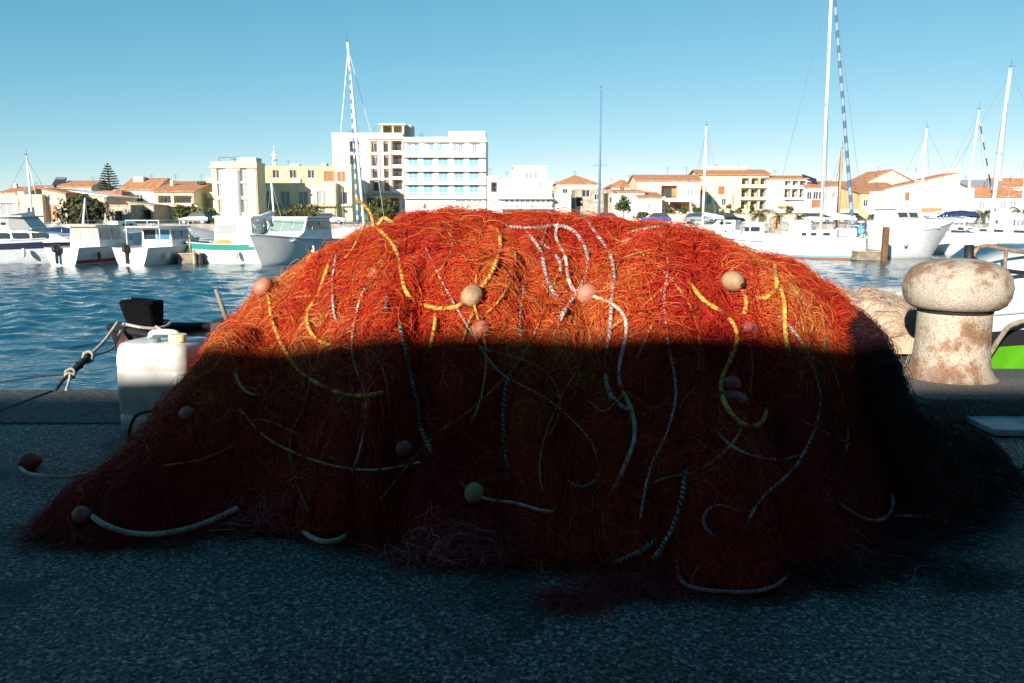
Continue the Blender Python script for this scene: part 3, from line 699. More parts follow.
# ---- bollard
m = bpy.data.materials.new('rusted_cream_paint'); m.use_nodes = True
N, L = nt(m); b = N['Principled BSDF']; b.inputs['Roughness'].default_value = .8
tc = N.new('ShaderNodeTexCoord'); n1 = N.new('ShaderNodeTexNoise'); n1.inputs['Scale'].default_value = 3.2; n1.inputs['Detail'].default_value = 11; n1.inputs['Roughness'].default_value = .72
n2 = N.new('ShaderNodeTexNoise'); n2.inputs['Scale'].default_value = 95; n2.inputs['Detail'].default_value = 4
for n_ in (n1, n2): L.new(tc.outputs['Object'], n_.inputs['Vector'])
r = N.new('ShaderNodeValToRGB'); e = r.color_ramp.elements
e[0].position = .30; e[0].color = (.12, .055, .03, 1); e[1].position = .64; e[1].color = (.46, .41, .34, 1)
e.new(.42).color = (.25, .15, .09, 1); e.new(.49).color = (.40, .345, .275, 1)
r2 = N.new('ShaderNodeValToRGB'); r2.color_ramp.elements[0].position = .30; r2.color_ramp.elements[0].color = (.5, .4, .32, 1); r2.color_ramp.elements[1].position = .5
L.new(n1.outputs['Fac'], r.inputs['Fac']); L.new(n2.outputs['Fac'], r2.inputs['Fac'])
mx = N.new('ShaderNodeMix'); mx.data_type = 'RGBA'; mx.blend_type = 'MULTIPLY'; mx.inputs['Factor'].default_value = .8
L.new(r.outputs['Color'], mx.inputs['A']); L.new(r2.outputs['Color'], mx.inputs['B']); sx_ = N.new('ShaderNodeSeparateXYZ'); L.new(tc.outputs['Object'], sx_.inputs[0])
mr = N.new('ShaderNodeMapRange'); mr.inputs['From Min'].default_value = .27; mr.inputs['From Max'].default_value = .10; L.new(sx_.outputs['Z'], mr.inputs['Value'])
mm = N.new('ShaderNodeMath'); mm.operation = 'MULTIPLY'; L.new(mr.outputs['Result'], mm.inputs[0])
rr_ = N.new('ShaderNodeValToRGB'); rr_.color_ramp.elements[0].position = .40; rr_.color_ramp.elements[1].position = .52; L.new(n1.outputs['Fac'], rr_.inputs['Fac'])
iv = N.new('ShaderNodeMath'); iv.operation = 'SUBTRACT'; iv.inputs[0].default_value = 1.0; L.new(rr_.outputs['Color'], iv.inputs[1])
m2 = N.new('ShaderNodeMath'); m2.operation = 'ADD'; m2.inputs[1].default_value = .45; m2.use_clamp = True; L.new(iv.outputs[0], m2.inputs[0]); L.new(m2.outputs[0], mm.inputs[1])
fx = N.new('ShaderNodeMix'); fx.data_type = 'RGBA'; fx.inputs['B'].default_value = (.13, .055, .028, 1)     # rust creeping up from the foot
L.new(mm.outputs[0], fx.inputs['Factor']); L.new(mx.outputs['Result'], fx.inputs['A']); L.new(fx.outputs['Result'], b.inputs['Base Color'])
bp = N.new('ShaderNodeBump'); bp.inputs['Strength'].default_value = .7; bp.inputs['Distance'].default_value = .01
ad = N.new('ShaderNodeMath'); ad.operation = 'ADD'; L.new(n1.outputs['Fac'], ad.inputs[0]); L.new(n2.outputs['Fac'], ad.inputs[1]); L.new(ad.outputs[0], bp.inputs['Height']); L.new(bp.outputs['Normal'], b.inputs['Normal'])
CAST = m
BY = 4.70; bx_ = at(953, 330, BY)[0]
bo = thing('mooring_bollard', 'big mushroom-headed mooring bollard with rust showing through cream paint', 'bollard', (bx_, BY, 0), R(20))
mb = MB()
mb.lathe([(.35, .05), (.34, .09), (.30, .115), (.262, .14), (.235, .17), (.218, .21), (.208, .28), (.202, .36), (.199, .52), (.198, .54)], n=56)
mb.build('stem', CAST, bo, smooth=True)
mb = MB(); mb.lathe([(.198, .533), (.203, .54), (.203, .56), (.196, .567)], n=48); mb.build('groove', mat('groove_black', (.015, .013, .012), .8), bo, smooth=True, angle=40)  # ring under the head in a near-black colour
mb = MB()
pr = [(.19, .557), (.23, .560), (.264, .585), (.287, .63), (.293, .685), (.282, .742), (.252, .79), (.20, .823), (.11, .846), (.02, .853)]
mb.lathe(pr, n=56); mb.build('head', CAST, bo, smooth=True)
# granite block the bollard stands on
GRAN = mat('granite', (.20, .18, .16), .85, col2=(.09, .08, .075), vscale=70, bump=.8, bscale=90)
# flared plinth, sloping to the right
pl = at(915, 400, 4.45)
mb = MB(); 
secs = []
for (k, z) in ((1.0, 0.012), (1.0, .10), (.97, .13), (.9, .145)):
    secs.append([(bx_+.36+x*k, 4.56+y*k, z) for x, y in rrect(.80, .42, .1)])
mb.loft(secs, closed=True)
tag(mb.build('granite_block', GRAN, smooth=True, angle=35), 'low speckled granite block under the mooring bollard', 'stone block')
# pale board on the ground
a = ground_at(955, 419); c = ground_at(1024, 445)
mb = MB(); mb.box((a[0]+1.0, (a[1]+c[1])/2+.02, .024), (2.0, .36, .034), rz=R(-2.5), bev=.004)
tag(mb.build('plank', mat('pale_board', (.62, .60, .56), .75, var=.3, vscale=9, bump=.3)), 'pale weathered board lying flat on the quay in front of the bollard', 'plank')

# ---- black-prowed boat at left, moored against the quay
def hull_secs(L_, B, z_g, z_sheer_bow, z_k, n=22, pw=2.4, stern_w=.75, levels=(0, .3, .55, .8, 1.0), flare=.55, rake=.35, sheer_stern=0.0, sheer=(.25, 1.9)):
    """x from stern (-L/2) to bow (+L/2); each section from port gunwale through the keel to starboard"""
    S = []
    for i in range(n):
        t = i/(n-1); x = -L_/2+L_*t
        hb = B/2*(stern_w+(1-stern_w)*min(1, t/.45)**.8)*(1-max(0, (t-.45)/.55)**pw)
        hb = max(hb, .012)
        zg = z_g+(z_sheer_bow-z_g)*max(0, (t-sheer[0])/(1-sheer[0]))**sheer[1]+sheer_stern*max(0, (.25-t)/.25)**2
        half = []
        for lv in levels:
            f = lv**flare if lv > 0 else 0
            z = z_k+(zg-z_k)*lv
            half.append((x+rake*(lv-.5)*max(0, (t-.5)/.5)**2, hb*f, z))
        S.append([(p[0], p[1], p[2]) for p in half[::-1]]+[(p[0], -p[1], p[2]) for p in half[1:]])
    return S
BLACKT = mat('tarred_wood', (.012, .011, .012), .55, var=.4, vscale=6)
REDP = mat('faded_red_paint', (.28, .06, .035), .7, var=.5, vscale=9)
WROPE = rope_mat('mooring_white', (.55, .52, .47), (.3, .27, .24), 30, .3)
bl = thing('wooden_boat', 'low black wooden fishing boat with a wrapped bow post behind the jerry can', 'boat', (-.70, 5.95, WATER), R(180))
S = hull_secs(4.4, 1.5, 1.12, 1.26, -.35, rake=.25)
lv = len(S[0]); bands = [0]*(lv-1)
mb = MB(); mb.loft(S, bandm=bands); mb.build('hull', BLACKT, bl, smooth=True, angle=40)
mb = MB()
for sgn in (0, -1): mb.tube([(s[sgn][0], s[sgn][1], s[sgn][2]+.01) for s in S], .03, 8)
mb.build('gunwale', BLACKT, bl, smooth=True)
mb = MB()
gd = np.random.default_rng(2); wob = gd.normal(0, .008, (8, 28)); mb.loft([[(2.05+x*(k+wob[q, i]*3)+(z-1.2)*.12, y*(k+wob[q, (i+9) % 28]*3), z+.05*x*(q > 4)+wob[q, i]*.8) for i, (x, y) in enumerate(rrect(.125, .11, .05))] for q, (z, k) in enumerate(((1.0, 1.0), (1.16, 1.12), (1.24, 1.05), (1.30, .86), (1.36, .95), (1.42, 1.02), (1.455, 1.06), (1.47, .9)))], closed=True)
mb.build('bow_post', mat('black_cloth', (.004, .004, .0045), .95, spec=.1, bump=.5, bscale=25), bl, smooth=True, angle=45)
mb = MB(); mb.loft([[(2.07+x*k, y*k, z) for x, y in rrect(.165, .145, .06)] for z, k in ((1.0, .95), (1.08, 1.05), (1.2, 1.03), (1.25, .86))], closed=True)
mb.build('bow_wrap', mat('dark_red_cloth', (.12, .025, .02), .9, col2=(.02, .012, .012), vscale=10, bump=.5, bscale=25), bl, smooth=True, angle=45)
P = [(2.05+.165*math.cos(a), .142*math.sin(a), 1.29+.015*math.sin(a*2)) for a in np.linspace(0, 2*math.pi, 28)]
rope_obj('rope', np.array(P), .011, WROPE, bl)
P = catmull([(1.93, .12, 1.29), (1.7, .40, 1.265), (1.45, .52, 1.20), (1.2, .60, 1.12)], .02); rope_obj('rope', P, .010, WROPE, bl)
mb = MB(); mb.box((1.5, 0, 1.15), (.8, .66, .08), bev=.02); mb.box((0, 0, .85), (2.6, 1.2, .05)); mb.build('deck', BLACKT, bl)
mb = MB(); mb.bx(1.25, 1.53, -.14, .14, 1.15, 1.33, bev=.01); mb.bx(1.16, 1.24, -.1, .1, 1.2, 1.27, bev=.01); mb.build('hatch_box', mat('black_paint', (.014, .013, .012), .5), bl)
mb = MB(); mb.rod((1.42, .05, 1.3), (1.50, .05, 1.56), .02, 8, r2=.014); mb.build('stick', mat('grey_wood', (.22, .18, .14), .8), bl, smooth=True)
# mooring line from the bow down to the quay edge
ring = at(62, 386, 4.9)
A = np.array([.15-2.18, 5.95, WATER+1.15])
A2 = at(118, 322, 5.8); K1 = at(88, 357, 5.3); K2 = at(70, 374, 5.08); E1 = at(55, 391, 4.93); E2 = at(66, 391, 4.93)
ml = thing('mooring_line', 'doubled white mooring line with black knots from the bow post to the quay edge', 'rope', E1)
O_ = tuple(E1)
rope_obj('strand', catmull([A2, (A2+K1)/2+[0, 0, -.02], K1], .02), .011, WROPE, ml, O_)
rope_obj('strand', catmull([at(121, 331, 5.8), (A2+K1)/2+[.05, 0, -.07], K1], .02), .010, WROPE, ml, O_)
BW2 = rope_mat('black_line', (.03, .03, .032), (.01, .01, .01), 20, .5)
rope_obj('strand', catmull([K1, (K1+K2)/2, K2], .02), np.array([.022 if i % 5 else .03 for i in range(len(catmull([K1, (K1+K2)/2, K2], .02)))]), BW2, ml, O_)
for kk, s in ((K1, .034), (K2, .03)):
    mb = MB()
    for i in range(3):
        a0 = i*1.1; mb.tube([kk+s*np.array([math.cos(a+a0)*.9, math.sin(a)*.6*math.cos(a0), math.sin(a)*math.cos(a0*.7)]) for a in np.linspace(0, 6.28, 16)], .011, 6)
    mb.build('knot', WROPE, ml, O_, smooth=True)
rope_obj('strand', catmull([K2, (K2+E1)/2+[0, 0, .01], E1-[0, 0, .0]], .02), .011, BW2, ml, O_)
rope_obj('strand', catmull([K2, (K2+E2)/2+[.01, 0, .015], E2], .02), .009, WROPE, ml, O_)
# thin dark line crossing the water from the knots
P = catmull([K2, at(35, 377, 5.6), at(0, 382, 6.3), at(-60, 386, 7.4)], .05)
tag(rope_obj('thin_line', P, .006, BW2), 'thin dark line running from the knots out over the water at left', 'rope')

# ---- green boat at the right
GREEN = mat('green_paint', (.085, .33, .012), .4, var=.2, vscale=5)
WPAINT = mat('boat_white', (.66, .66, .64), .35, var=.10, vscale=3)
WGREY = mat('boat_grey_white', (.55, .58, .60), .5, var=.15, vscale=4)
RUB = mat('black_rubber', (.012, .012, .013), .6)
gb = thing('green_boat', 'bright green fishing boat with a black rubbing band moored beside the bollard', 'boat', (4.75, 6.75, WATER))
S = hull_secs(7.6, 1.85, 1.22, 1.85, -.4, n=36, pw=2.6, levels=(0, .25, .5, .7, .85, .851, .92, 1.0), flare=.42, rake=.35, sheer=(.12, 1.0))
n_ = len(S[0])-1; bandm = [0]*n_
# bands from the gunwale down: 1 white edge, 2 black, rest green
order = [2, 1, 1, 0, 0, 0, 0]; bandm = order+order[::-1]
mb = MB(); mb.loft(S, bandm=bandm); mb.build('hull', [GREEN, RUB, WGREY], gb, smooth=True, angle=30)
mb = MB(); 
for s0, s1 in zip(S[:-1], S[1:]):
    a, b_, c, d = [list(q) for q in (s0[0], s0[-1], s1[-1], s1[0])]
    for q in (a, b_, c, d): q[2] -= .10; q[1] *= .97
    mb.quad(a, b_, c, d)
mb.build('deck', mat('deck_grey', (.42, .43, .42), .7, var=.3, vscale=5), gb)
mb = MB()
for sgn in (0, -1): mb.tube([(s[sgn][0], s[sgn][1], s[sgn][2]+.015) for s in S], .035, 8)
mb.build('gunwale', WGREY, gb, smooth=True)

gy = -.62                                   # near side of the cabin trunk, boat space
mb = MB(); mb.loft([[(.35+x*k+dx, y*k-.05, z) for x, y in rrect(1.35, .62, .22)] for z, k, dx in ((1.2, 1.0, 0), (1.5, .97, .02), (1.72, .93, .04), (1.82, .86, .05), (1.85, .7, .05))], closed=True)
mb.build('cabin', WPAINT, gb, smooth=True, angle=50)
for xx in (-.45, .25, .95):
    f = MB(); f.tube([(xx+.115*math.cos(a), gy-.02, 1.62+.085*math.sin(a)) for a in np.linspace(0, 2*math.pi, 25)], .014, 6)
    fo = f.build('porthole', mat('steel', (.5, .5, .5), .3, metal=.9), gb, smooth=True)
    f = MB(); f.lathe([(.11, -.012), (.11, .012)], n=24); f2 = MB()
    f2.v = [np.stack([v[:, 0]+xx, v[:, 2]+gy-.022, v[:, 1]*.75+1.62], 1) for v in f.v]; f2.f = f.f; f2.m = f.m; f2.n = f.n
    f2.build('glass', mat('blue_grey_glass', (.22, .28, .34), .2), fo)
RUST = mat('rusted_steel', (.30, .20, .14), .7, var=.5, vscale=30)
def gl(px, py, Y): q = at(px, py, Y); return np.array([q[0]-4.75, q[1]-6.75, q[2]-WATER])
mb = MB()
mb.tube(catmull([gl(971, 282, 6.05), gl(972, 262, 6.05), gl(976, 250, 6.05), gl(986, 246, 6.08), gl(1004, 249, 6.1), gl(1030, 253, 6.12), gl(1090, 256, 6.2), gl(1180, 256, 6.4)], .03), .016, 8)
for px in (1006, 1052, 1110): mb.rod(gl(px, 250, 6.1), gl(px-2, 285, 6.1), .013, 8)
mb.build('rail', RUST, gb, smooth=True)
mb = MB(); mb.tube(catmull([gl(971, 256, 6.04), gl(978, 262, 6.03), gl(995, 268, 6.05), gl(1015, 272, 6.06), gl(1050, 274, 6.08), gl(1120, 276, 6.1)], .03), .017, 8); mb.tube([gl(969, 245, 6.04), gl(969, 280, 6.04)], .034, 8)
mb.build('rail_guard', RUB, gb, smooth=True)
# black fenders hanging on the near side
for px, w_ in ((884, .17), (912, .15)):
    q = gl(px, 352, 5.76); mb = MB(); mb.ell(q, (w_, .07, .24), 18, 12); mb.build('fender', RUB, gb, smooth=True)
# pale net heap on its deck
def pale_h(X, Y):
    z = .20+.30*np.clip(1-np.abs((X-2.42)/.98)**4, 0, 1)**.6*np.clip(1-np.abs((Y-6.3)/.68)**2.6, 0, 1)**.6
    e = np.clip((z-.2)/.1, 0, 1)
    z = z+e*(.05*fbm(X*3.2, Y*4, 41)+.02*fbm(X*10, Y*10, 43)-.05*np.clip(1-np.abs(vnoise(X*3.3, Y*3.3, 47))*3, 0, 1))
    return np.where(z > .215, z, -.3)
PH = Heap(pale_h, 1.3, 4.5, 5.5, 7.1, .02)
PNM = net_material('pale_net', [(0, (.36, .20, .12)), (.4, (.52, .37, .26)), (1, (.62, .50, .38))], .15)
cv, cf, ct = core_of(PH, .004, .45); cv[:, 2] = np.maximum(cv[:, 2], .12)
po = (3.0, 6.35, .1)
pn = thing('pale_fishing_net', 'pale sand coloured net heaped along the side of the green boat', 'fishing net', po)
g2 = np.random.default_rng(8)
fibre_mesh('netting', (cv, cf, ct), [strands(PH, 5000, 12, .025, 8, .012, 4, .0016, g2, lambda x, y: PH.h(x, y) > .2)], [PNM, PNM], pn, po)
# cord dropping from the pale net
P = catmull([at(897, 310, 5.78), at(899, 325, 5.74), at(897, 335, 5.72), at(890, 342, 5.72)], .02); tag(rope_obj('rope', P, .010, WROPE, pn, po), 'short white cord end')
# mooring rope to the bollard foot
P = catmull([at(1045, 318, 5.75), at(1024, 321, 5.7), at(1010, 326, 5.6), at(1000, 338, 5.4), at(991, 352, 5.2), at(981, 368, 4.95), at(974, 378, 4.80)], .02)
tag(rope_obj('mooring_rope', P, .017, TAN2 if 'TAN2' in globals() else rope_mat('pale_rope', (.50, .42, .30), (.33, .27, .19), 20, .4)), 'thick tan mooring rope running from the green boat to the bollard foot', 'rope')
# ================================================================== BOATS ACROSS THE HARBOUR
GLASS = mat('dark_glass', (.03, .045, .055), .08); BLUEGL = mat('blue_glass', (.05, .16, .28), .1); GREYGL = mat('grey_glass', (.30, .31, .30), .15)
GREENGL = mat('green_glass', (.20, .27, .24), .15)
STEEL = mat('steel', (.5, .5, .5), .3, metal=.9)
ALU = mat('mast_white', (.72, .72, .70), .4); NAVY = mat('navy_canvas', (.015, .03, .09), .8); NAVYS = mat('navy_stripe', (.02, .025, .05), .4)
TEAL = mat('teal_paint', (.02, .22, .17), .5); CYAN = mat('cyan_boot', (.08, .42, .52), .5); ANTIF = mat('antifouling_red', (.35, .10, .05), .7)
OLIVE = mat('olive_cover', (.34, .28, .04), .8, var=.3, vscale=3); WOODB = mat('brown_wood', (.16, .08, .04), .7, var=.4, vscale=6)
PALEW = mat('pontoon_wood', (.42, .34, .24), .8, var=.35, vscale=6); BLK = mat('black_outboard', (.015, .015, .017), .4)
TERR = None
def boat_hull(root, L_, B, fb, fs, draft=.35, bands=None, mats=None, stern_w=.85, rake=.6, pw=2.2, flare=.30, name='hull', nose=None, sheer_stern=0):
    # bands: list of (level, material index) from the gunwale down
    lev = [0, .18, .30, .36, .50, .70, .78, .90, 1.0]
    S = hull_secs(L_, B, fs, fb, -draft, n=26, pw=pw, levels=lev, flare=flare, rake=rake, stern_w=stern_w, sheer_stern=sheer_stern)
    k = len(lev)-1
    order = bands or [0]*k
    mb = MB(); mb.loft(S, bandm=order+order[::-1]); mb.build(name, mats or [WPAINT], root, smooth=True, angle=35)
    mb = MB()
    for s0, s1 in zip(S[:-1], S[1:]):
        q = [np.array(v) for v in (s0[0], s0[-1], s1[-1], s1[0])]
        for v in q: v[2] -= .06; v[1] *= .985
        mb.quad(*q)
    mb.build('deck', mat('deck_white', (.70, .69, .66), .6, var=.1, vscale=4), root)
    mb = MB()
    for sg in (0, -1): mb.tube([(s[sg][0], s[sg][1], s[sg][2]) for s in S], .03, 6)
    mb.build('rub_rail', WGREY, root, smooth=True)
    return S
def side_windows(root, xs, z0, z1, y, m, lean=0.0, w=None):
    for i, (x0, x1) in enumerate(xs):
        for sgn in (1, -1):
            mb = MB(); mb.prism([(x0, z0), (x1, z0), (x1-lean, z1), (x0-lean, z1)], 'y', sgn*y-.012, sgn*y+.012); mb.build('window', m, root)
def cabin(root, poly, hw, top=.9, m=None, name='cabin'):
    """side profile (x,z) swept across the boat, narrower at the top"""
    zs = [p[1] for p in poly]; z0, z1 = min(zs), max(zs)
    V = []
    for sg in (1, -1):
        for x, z in poly: V.append((x, sg*hw*(1-(1-top)*(z-z0)/(z1-z0)), z))
    n = len(poly); F = [tuple(range(n)), tuple(range(2*n-1, n-1, -1))]
    for i in range(n): j = (i+1) % n; F.append((j, i, n+i, n+j))
    mb = MB(); mb.add(V, F); return mb.build(name, m or WPAINT, root)
def pane(root, a, b_, c, d, m, name='window'):
    a, b_, c, d = [np.array(k, float) for k in (a, b_, c, d)]
    n = np.cross(b_-a, d-a); n /= np.linalg.norm(n); e = n*.012
    mb = MB(); mb.add([a-e, b_-e, c-e, d-e, a+e, b_+e, c+e, d+e], [(0, 3, 2, 1), (4, 5, 6, 7), (0, 1, 5, 4), (1, 2, 6, 5), (2, 3, 7, 6), (3, 0, 4, 7)])
    return mb.build(name, m, root)
def rail(root, pts, drop, r=.014, m=None):
    mb = MB(); P = catmull(pts, .12); mb.tube(P, r, 6)
    for q in pts: mb.rod(q, (q[0], q[1], q[2]-drop), r*.9, 6)
    mb.build('rail', m or STEEL, root, smooth=True)
def fenders(root, pts, r=.09, m=None):
    for q in pts:
        mb = MB(); mb.ell(q, (r, r, r*2.2), 10, 8); mb.build('fender', m or mat('fender_white', (.68, .68, .66), .5), root, smooth=True)
def outboard(root, x, y, z):
    mb = MB(); mb.box((x, y, z+.28), (.36, .26, .36), bev=.06); mb.box((x+.03, y, z-.15), (.14, .12, .6), bev=.03); mb.box((x+.2, y, z), (.2, .2, .12)); mb.build('outboard', BLK, root, smooth=True, angle=40)
def boat(name, label, cat, px, Y, rz, group=None, tilt=0):
    t = thing(name, label, cat, (xat(px, Y, 262), Y, WATER), R(rz), group)
    if tilt: t.rotation_euler = (R(tilt), 0, R(rz))
    return t
GRP = 'boats moored across the harbour'
# 1 big motor cruiser at far left, bow to the right
t = boat('motor_cruiser', 'large white motor cruiser with a black side stripe and slanted white arch at far left', 'boat', 14, 36, 8, GRP)
boat_hull(t, 7.4, 2.6, 1.25, 1.0, bands=[0, 1, 1, 0, 0, 0, 0, 2], mats=[WGREY, NAVYS, NAVYS], rake=.9)
cabin(t, [(-.4, .9), (3.0, .95), (2.3, 1.25), (1.2, 1.42), (.6, 1.5), (-.4, 1.5)], 1.0)
side_windows(t, [(-.3, .35), (.5, 1.15), (1.3, 1.95)], 1.1, 1.36, 1.005, GLASS, .05)
for sgn in (1, -1):
    mb = MB(); mb.prism([(-2.3, .95), (-1.9, .95), (-1.05, 2.05), (-1.35, 2.05)], 'y', sgn*1.1-.05, sgn*1.1+.05); mb.build('arch', WPAINT, t)
mb = MB(); mb.bx(-1.5, 1.0, -1.1, 1.1, 2.03, 2.10, bev=.03); mb.build('hardtop', mat('hardtop_grey', (.5, .52, .55), .6), t)
for sgn in (1, -1): pane(t, (.35, sgn*1.0, 1.5), (1.25, sgn*.85, 1.45), (.85, sgn*.8, 2.03), (.35, sgn*.9, 2.03), GREYGL, 'windscreen')
pane(t, (1.25, -.85, 1.45), (1.25, .85, 1.45), (.85, .8, 2.03), (.85, -.8, 2.03), GREYGL, 'windscreen')
mb = MB(); mb.bx(-1.6, -.5, -.8, .8, .95, 1.45, bev=.06); mb.build('seat', mat('seat_cream', (.62, .58, .5), .7), t)
mb = MB(); mb.rod((-1.2, .4, 2.1), (-1.25, .4, 3.0), .02, 6); mb.ell((-.6, 0, 2.2), (.22, .22, .1), 12, 8); mb.build('antenna', ALU, t, smooth=True)
rail(t, [(1.2, -1.05, 1.55), (2.4, -.7, 1.6), (3.4, -.1, 1.7), (3.4, .1, 1.7), (2.4, .7, 1.6), (1.2, 1.05, 1.55)], .45)
mb = MB(); mb.lathe([(.12, -.02), (.12, .02)], (0, 0, 0), 12); mb.build('emblem_plate', STEEL, t).location = (-2.6, 0, 1.0)
fenders(t, [(-2.8, -1.25, .45), (1.0, -1.3, .5)])
# 2, 3 small cabin boats, stern to us
def cabin_boat(label, px, Y, rz, kind):
    t = boat('cabin_boat', label, 'boat', px, Y, rz, GRP); t.scale = (.9, .9, .88)
    if kind == 2:
        boat_hull(t, 5.0, 2.1, 1.15, .85, bands=[0, 0, 0, 0, 1, 0, 0, 0], mats=[WPAINT, mat('red_stripe', (.38, .07, .06), .5)], rake=.6)
        cabin(t, [(-.9, .75), (1.7, .85), (.95, 1.55), (.7, 1.85), (-.9, 1.85)], .82)
        mb = MB(); mb.bx(-1.25, .85, -.92, .92, 1.85, 1.93, bev=.04); mb.build('roof', mat('cream_top', (.72, .66, .52), .6), t)
        side_windows(t, [(-.75, -.1), (.1, .7)], 1.2, 1.72, .80, GREYGL)
        pane(t, (-.912, -.62, 1.15), (-.912, -.12, 1.15), (-.912, -.12, 1.72), (-.912, -.62, 1.72), GREYGL); pane(t, (-.912, .12, 1.15), (-.912, .62, 1.15), (-.912, .62, 1.72), (-.912, .12, 1.72), GREYGL)
        pane(t, (1.42, -.66, 1.12), (1.42, .66, 1.12), (.97, .62, 1.56), (.97, -.62, 1.56), GLASS, 'windscreen')
    else:
        boat_hull(t, 5.2, 2.2, 1.2, .85, rake=.7)
        cabin(t, [(-.6, .8), (1.8, .9), (1.1, 1.4), (.75, 1.8), (-.6, 1.8)], .85)
        mb = MB(); mb.bx(-1.7, .9, -.95, .95, 1.80, 1.87, bev=.03); mb.build('roof', WPAINT, t)
        side_windows(t, [(-.45, .1), (.2, .7)], 1.2, 1.66, .84, BLUEGL)
        pane(t, (-.612, -.7, 1.2), (-.612, -.05, 1.2), (-.612, -.05, 1.68), (-.612, -.7, 1.68), BLUEGL); pane(t, (-.612, .05, 1.2), (-.612, .7, 1.2), (-.612, .7, 1.68), (-.612, .05, 1.68), GLASS)
        rail(t, [(-1.6, -.9, 2.15), (-1.6, .9, 2.15)], .3, .02, ALU); rail(t, [(-1.6, -.9, 2.15), (0, -.9, 2.15), (.8, -.85, 2.12)], .28, .02, ALU); rail(t, [(-1.6, .9, 2.15), (0, .9, 2.15), (.8, .85, 2.12)], .28, .02, ALU)
        for sgn in (1, -1):
            mb = MB(); mb.rod((-1.6, sgn*.9, .8), (-1.6, sgn*.9, 1.82), .025, 6); mb.build('post', ALU, t, smooth=True)
    outboard(t, -2.7, .15, .55)
    rail(t, [(1.2, -.85, 1.5), (2.2, -.35, 1.6), (2.2, .35, 1.6), (1.2, .85, 1.5)], .4)
    fenders(t, [(-1.4, -1.1, .45), (.2, -1.12, .5), (-1.5, 1.1, .45)], m=NAVYS if kind == 2 else None)
    return t
cabin_boat('white cabin boat with a cream roof and red waterline stripe', 99, 36, 80, 2)
cabin_boat('white cabin boat with blue windows and a rail on its roof', 166, 36, 78, 3)
# 4 teal trimmed wooden boat
t = boat('wheelhouse_boat', 'white wooden boat with teal gunwale, tall boxy wheelhouse and olive cover', 'boat', 228, 36, 168, GRP)
boat_hull(t, 4.4, 1.9, .95, .85, bands=[1, 2, 0, 0, 0, 0, 0, 0], mats=[WPAINT, TEAL, TEAL], rake=.2, stern_w=.6, sheer_stern=.1)
cabin(t, [(-1.7, .75), (.2, .75), (.1, 2.0), (-1.6, 2.0)], .72, .92)
mb = MB(); mb.bx(-1.75, .22, -.74, .74, 2.0, 2.08, bev=.03); mb.build('roof', WPAINT, t)
side_windows(t, [(-.9, .0)], 1.3, 1.72, .685, GREYGL); pane(t, (.19, -.5, 1.25), (.19, .5, 1.25), (.14, .48, 1.75), (.14, -.48, 1.75), GREYGL)
mb = MB(); mb.ell((-.3, .50, .84), (.72, .30, .30), 16, 10); mb.build('cover', OLIVE, t, smooth=True)
mb = MB(); mb.rod((1.5, .55, .3), (1.5, .55, 1.25), .06, 8); mb.build('fender_post', PALEW, t, smooth=True)
fenders(t, [(1.0, .95, .4), (-1.0, .95, .4)])
# 5 bow-on cruiser
t = boat('bow_cruiser', 'white cabin cruiser seen from the bow with a wide greenish windscreen', 'boat', 297, 36.5, -106, GRP)
boat_hull(t, 6.2, 2.45, 1.35, 1.0, rake=1.0, pw=2.4)
cabin(t, [(-1.6, .9), (1.9, 1.0), (.9, 1.35), (.45, 1.95), (-1.6, 2.0)], 1.0, .86)
mb = MB(); mb.bx(-1.8, .5, -.92, .92, 1.97, 2.05, bev=.04); mb.build('roof', WPAINT, t)
for a, b_ in ((-.82, -.3), (-.26, .26), (.3, .82)): pane(t, (.87, a, 1.4), (.87, b_, 1.4), (.50, b_*.93, 1.9), (.50, a*.93, 1.9), GREENGL, 'windscreen')
side_windows(t, [(-1.4, -.5), (-.4, .5)], 1.4, 1.85, .915, GLASS)
rail(t, [(.5, -1.15, 1.75), (1.8, -.9, 1.8), (2.9, -.25, 1.9), (2.9, .25, 1.9), (1.8, .9, 1.8), (.5, 1.15, 1.75)], .5)
fenders(t, [(-.5, 1.25, .6), (.6, 1.2, .6)])
# covered boats behind
def covered(label, px, Y, rz, L_, m, cat='boat'):
    t = boat('covered_boat', label, cat, px, Y, rz, GRP)
    boat_hull(t, L_, L_*.38, .9, .75, rake=.4)
    mb = MB(); secs = []
    for i in range(9):
        u = i/8; x = -L_*.47+u*L_*.9; hw = L_*.18*(1-max(0, (u-.4)/.6)**2)+.02; hh = .35+.35*math.sin(math.pi*min(1, u*1.1+.1))
        secs.append([(x, hw*math.cos(a), .78+hh*math.sin(a)) for a in np.linspace(math.pi, 0, 9)])
    mb.loft(secs); mb.build('cover', m, t, smooth=True, angle=60)
covered('boat under a dark blue canvas cover behind the white cabin boats', 78, 43, 15, 5.0, NAVY)
covered('boat under a pale cover seen above the left slope of the net', 345, 47, 170, 5.0, mat('pale_canvas', (.60, .60, .58), .8))
covered('low grey-covered boat behind the teal trimmed boat', 197, 46, 30, 4.6, mat('grey_canvas', (.35, .36, .37), .8))
covered('small boat under a tan cover beside the palms on the right', 690, 52, 20, 4.2, mat('tan_canvas', (.45, .36, .25), .8))
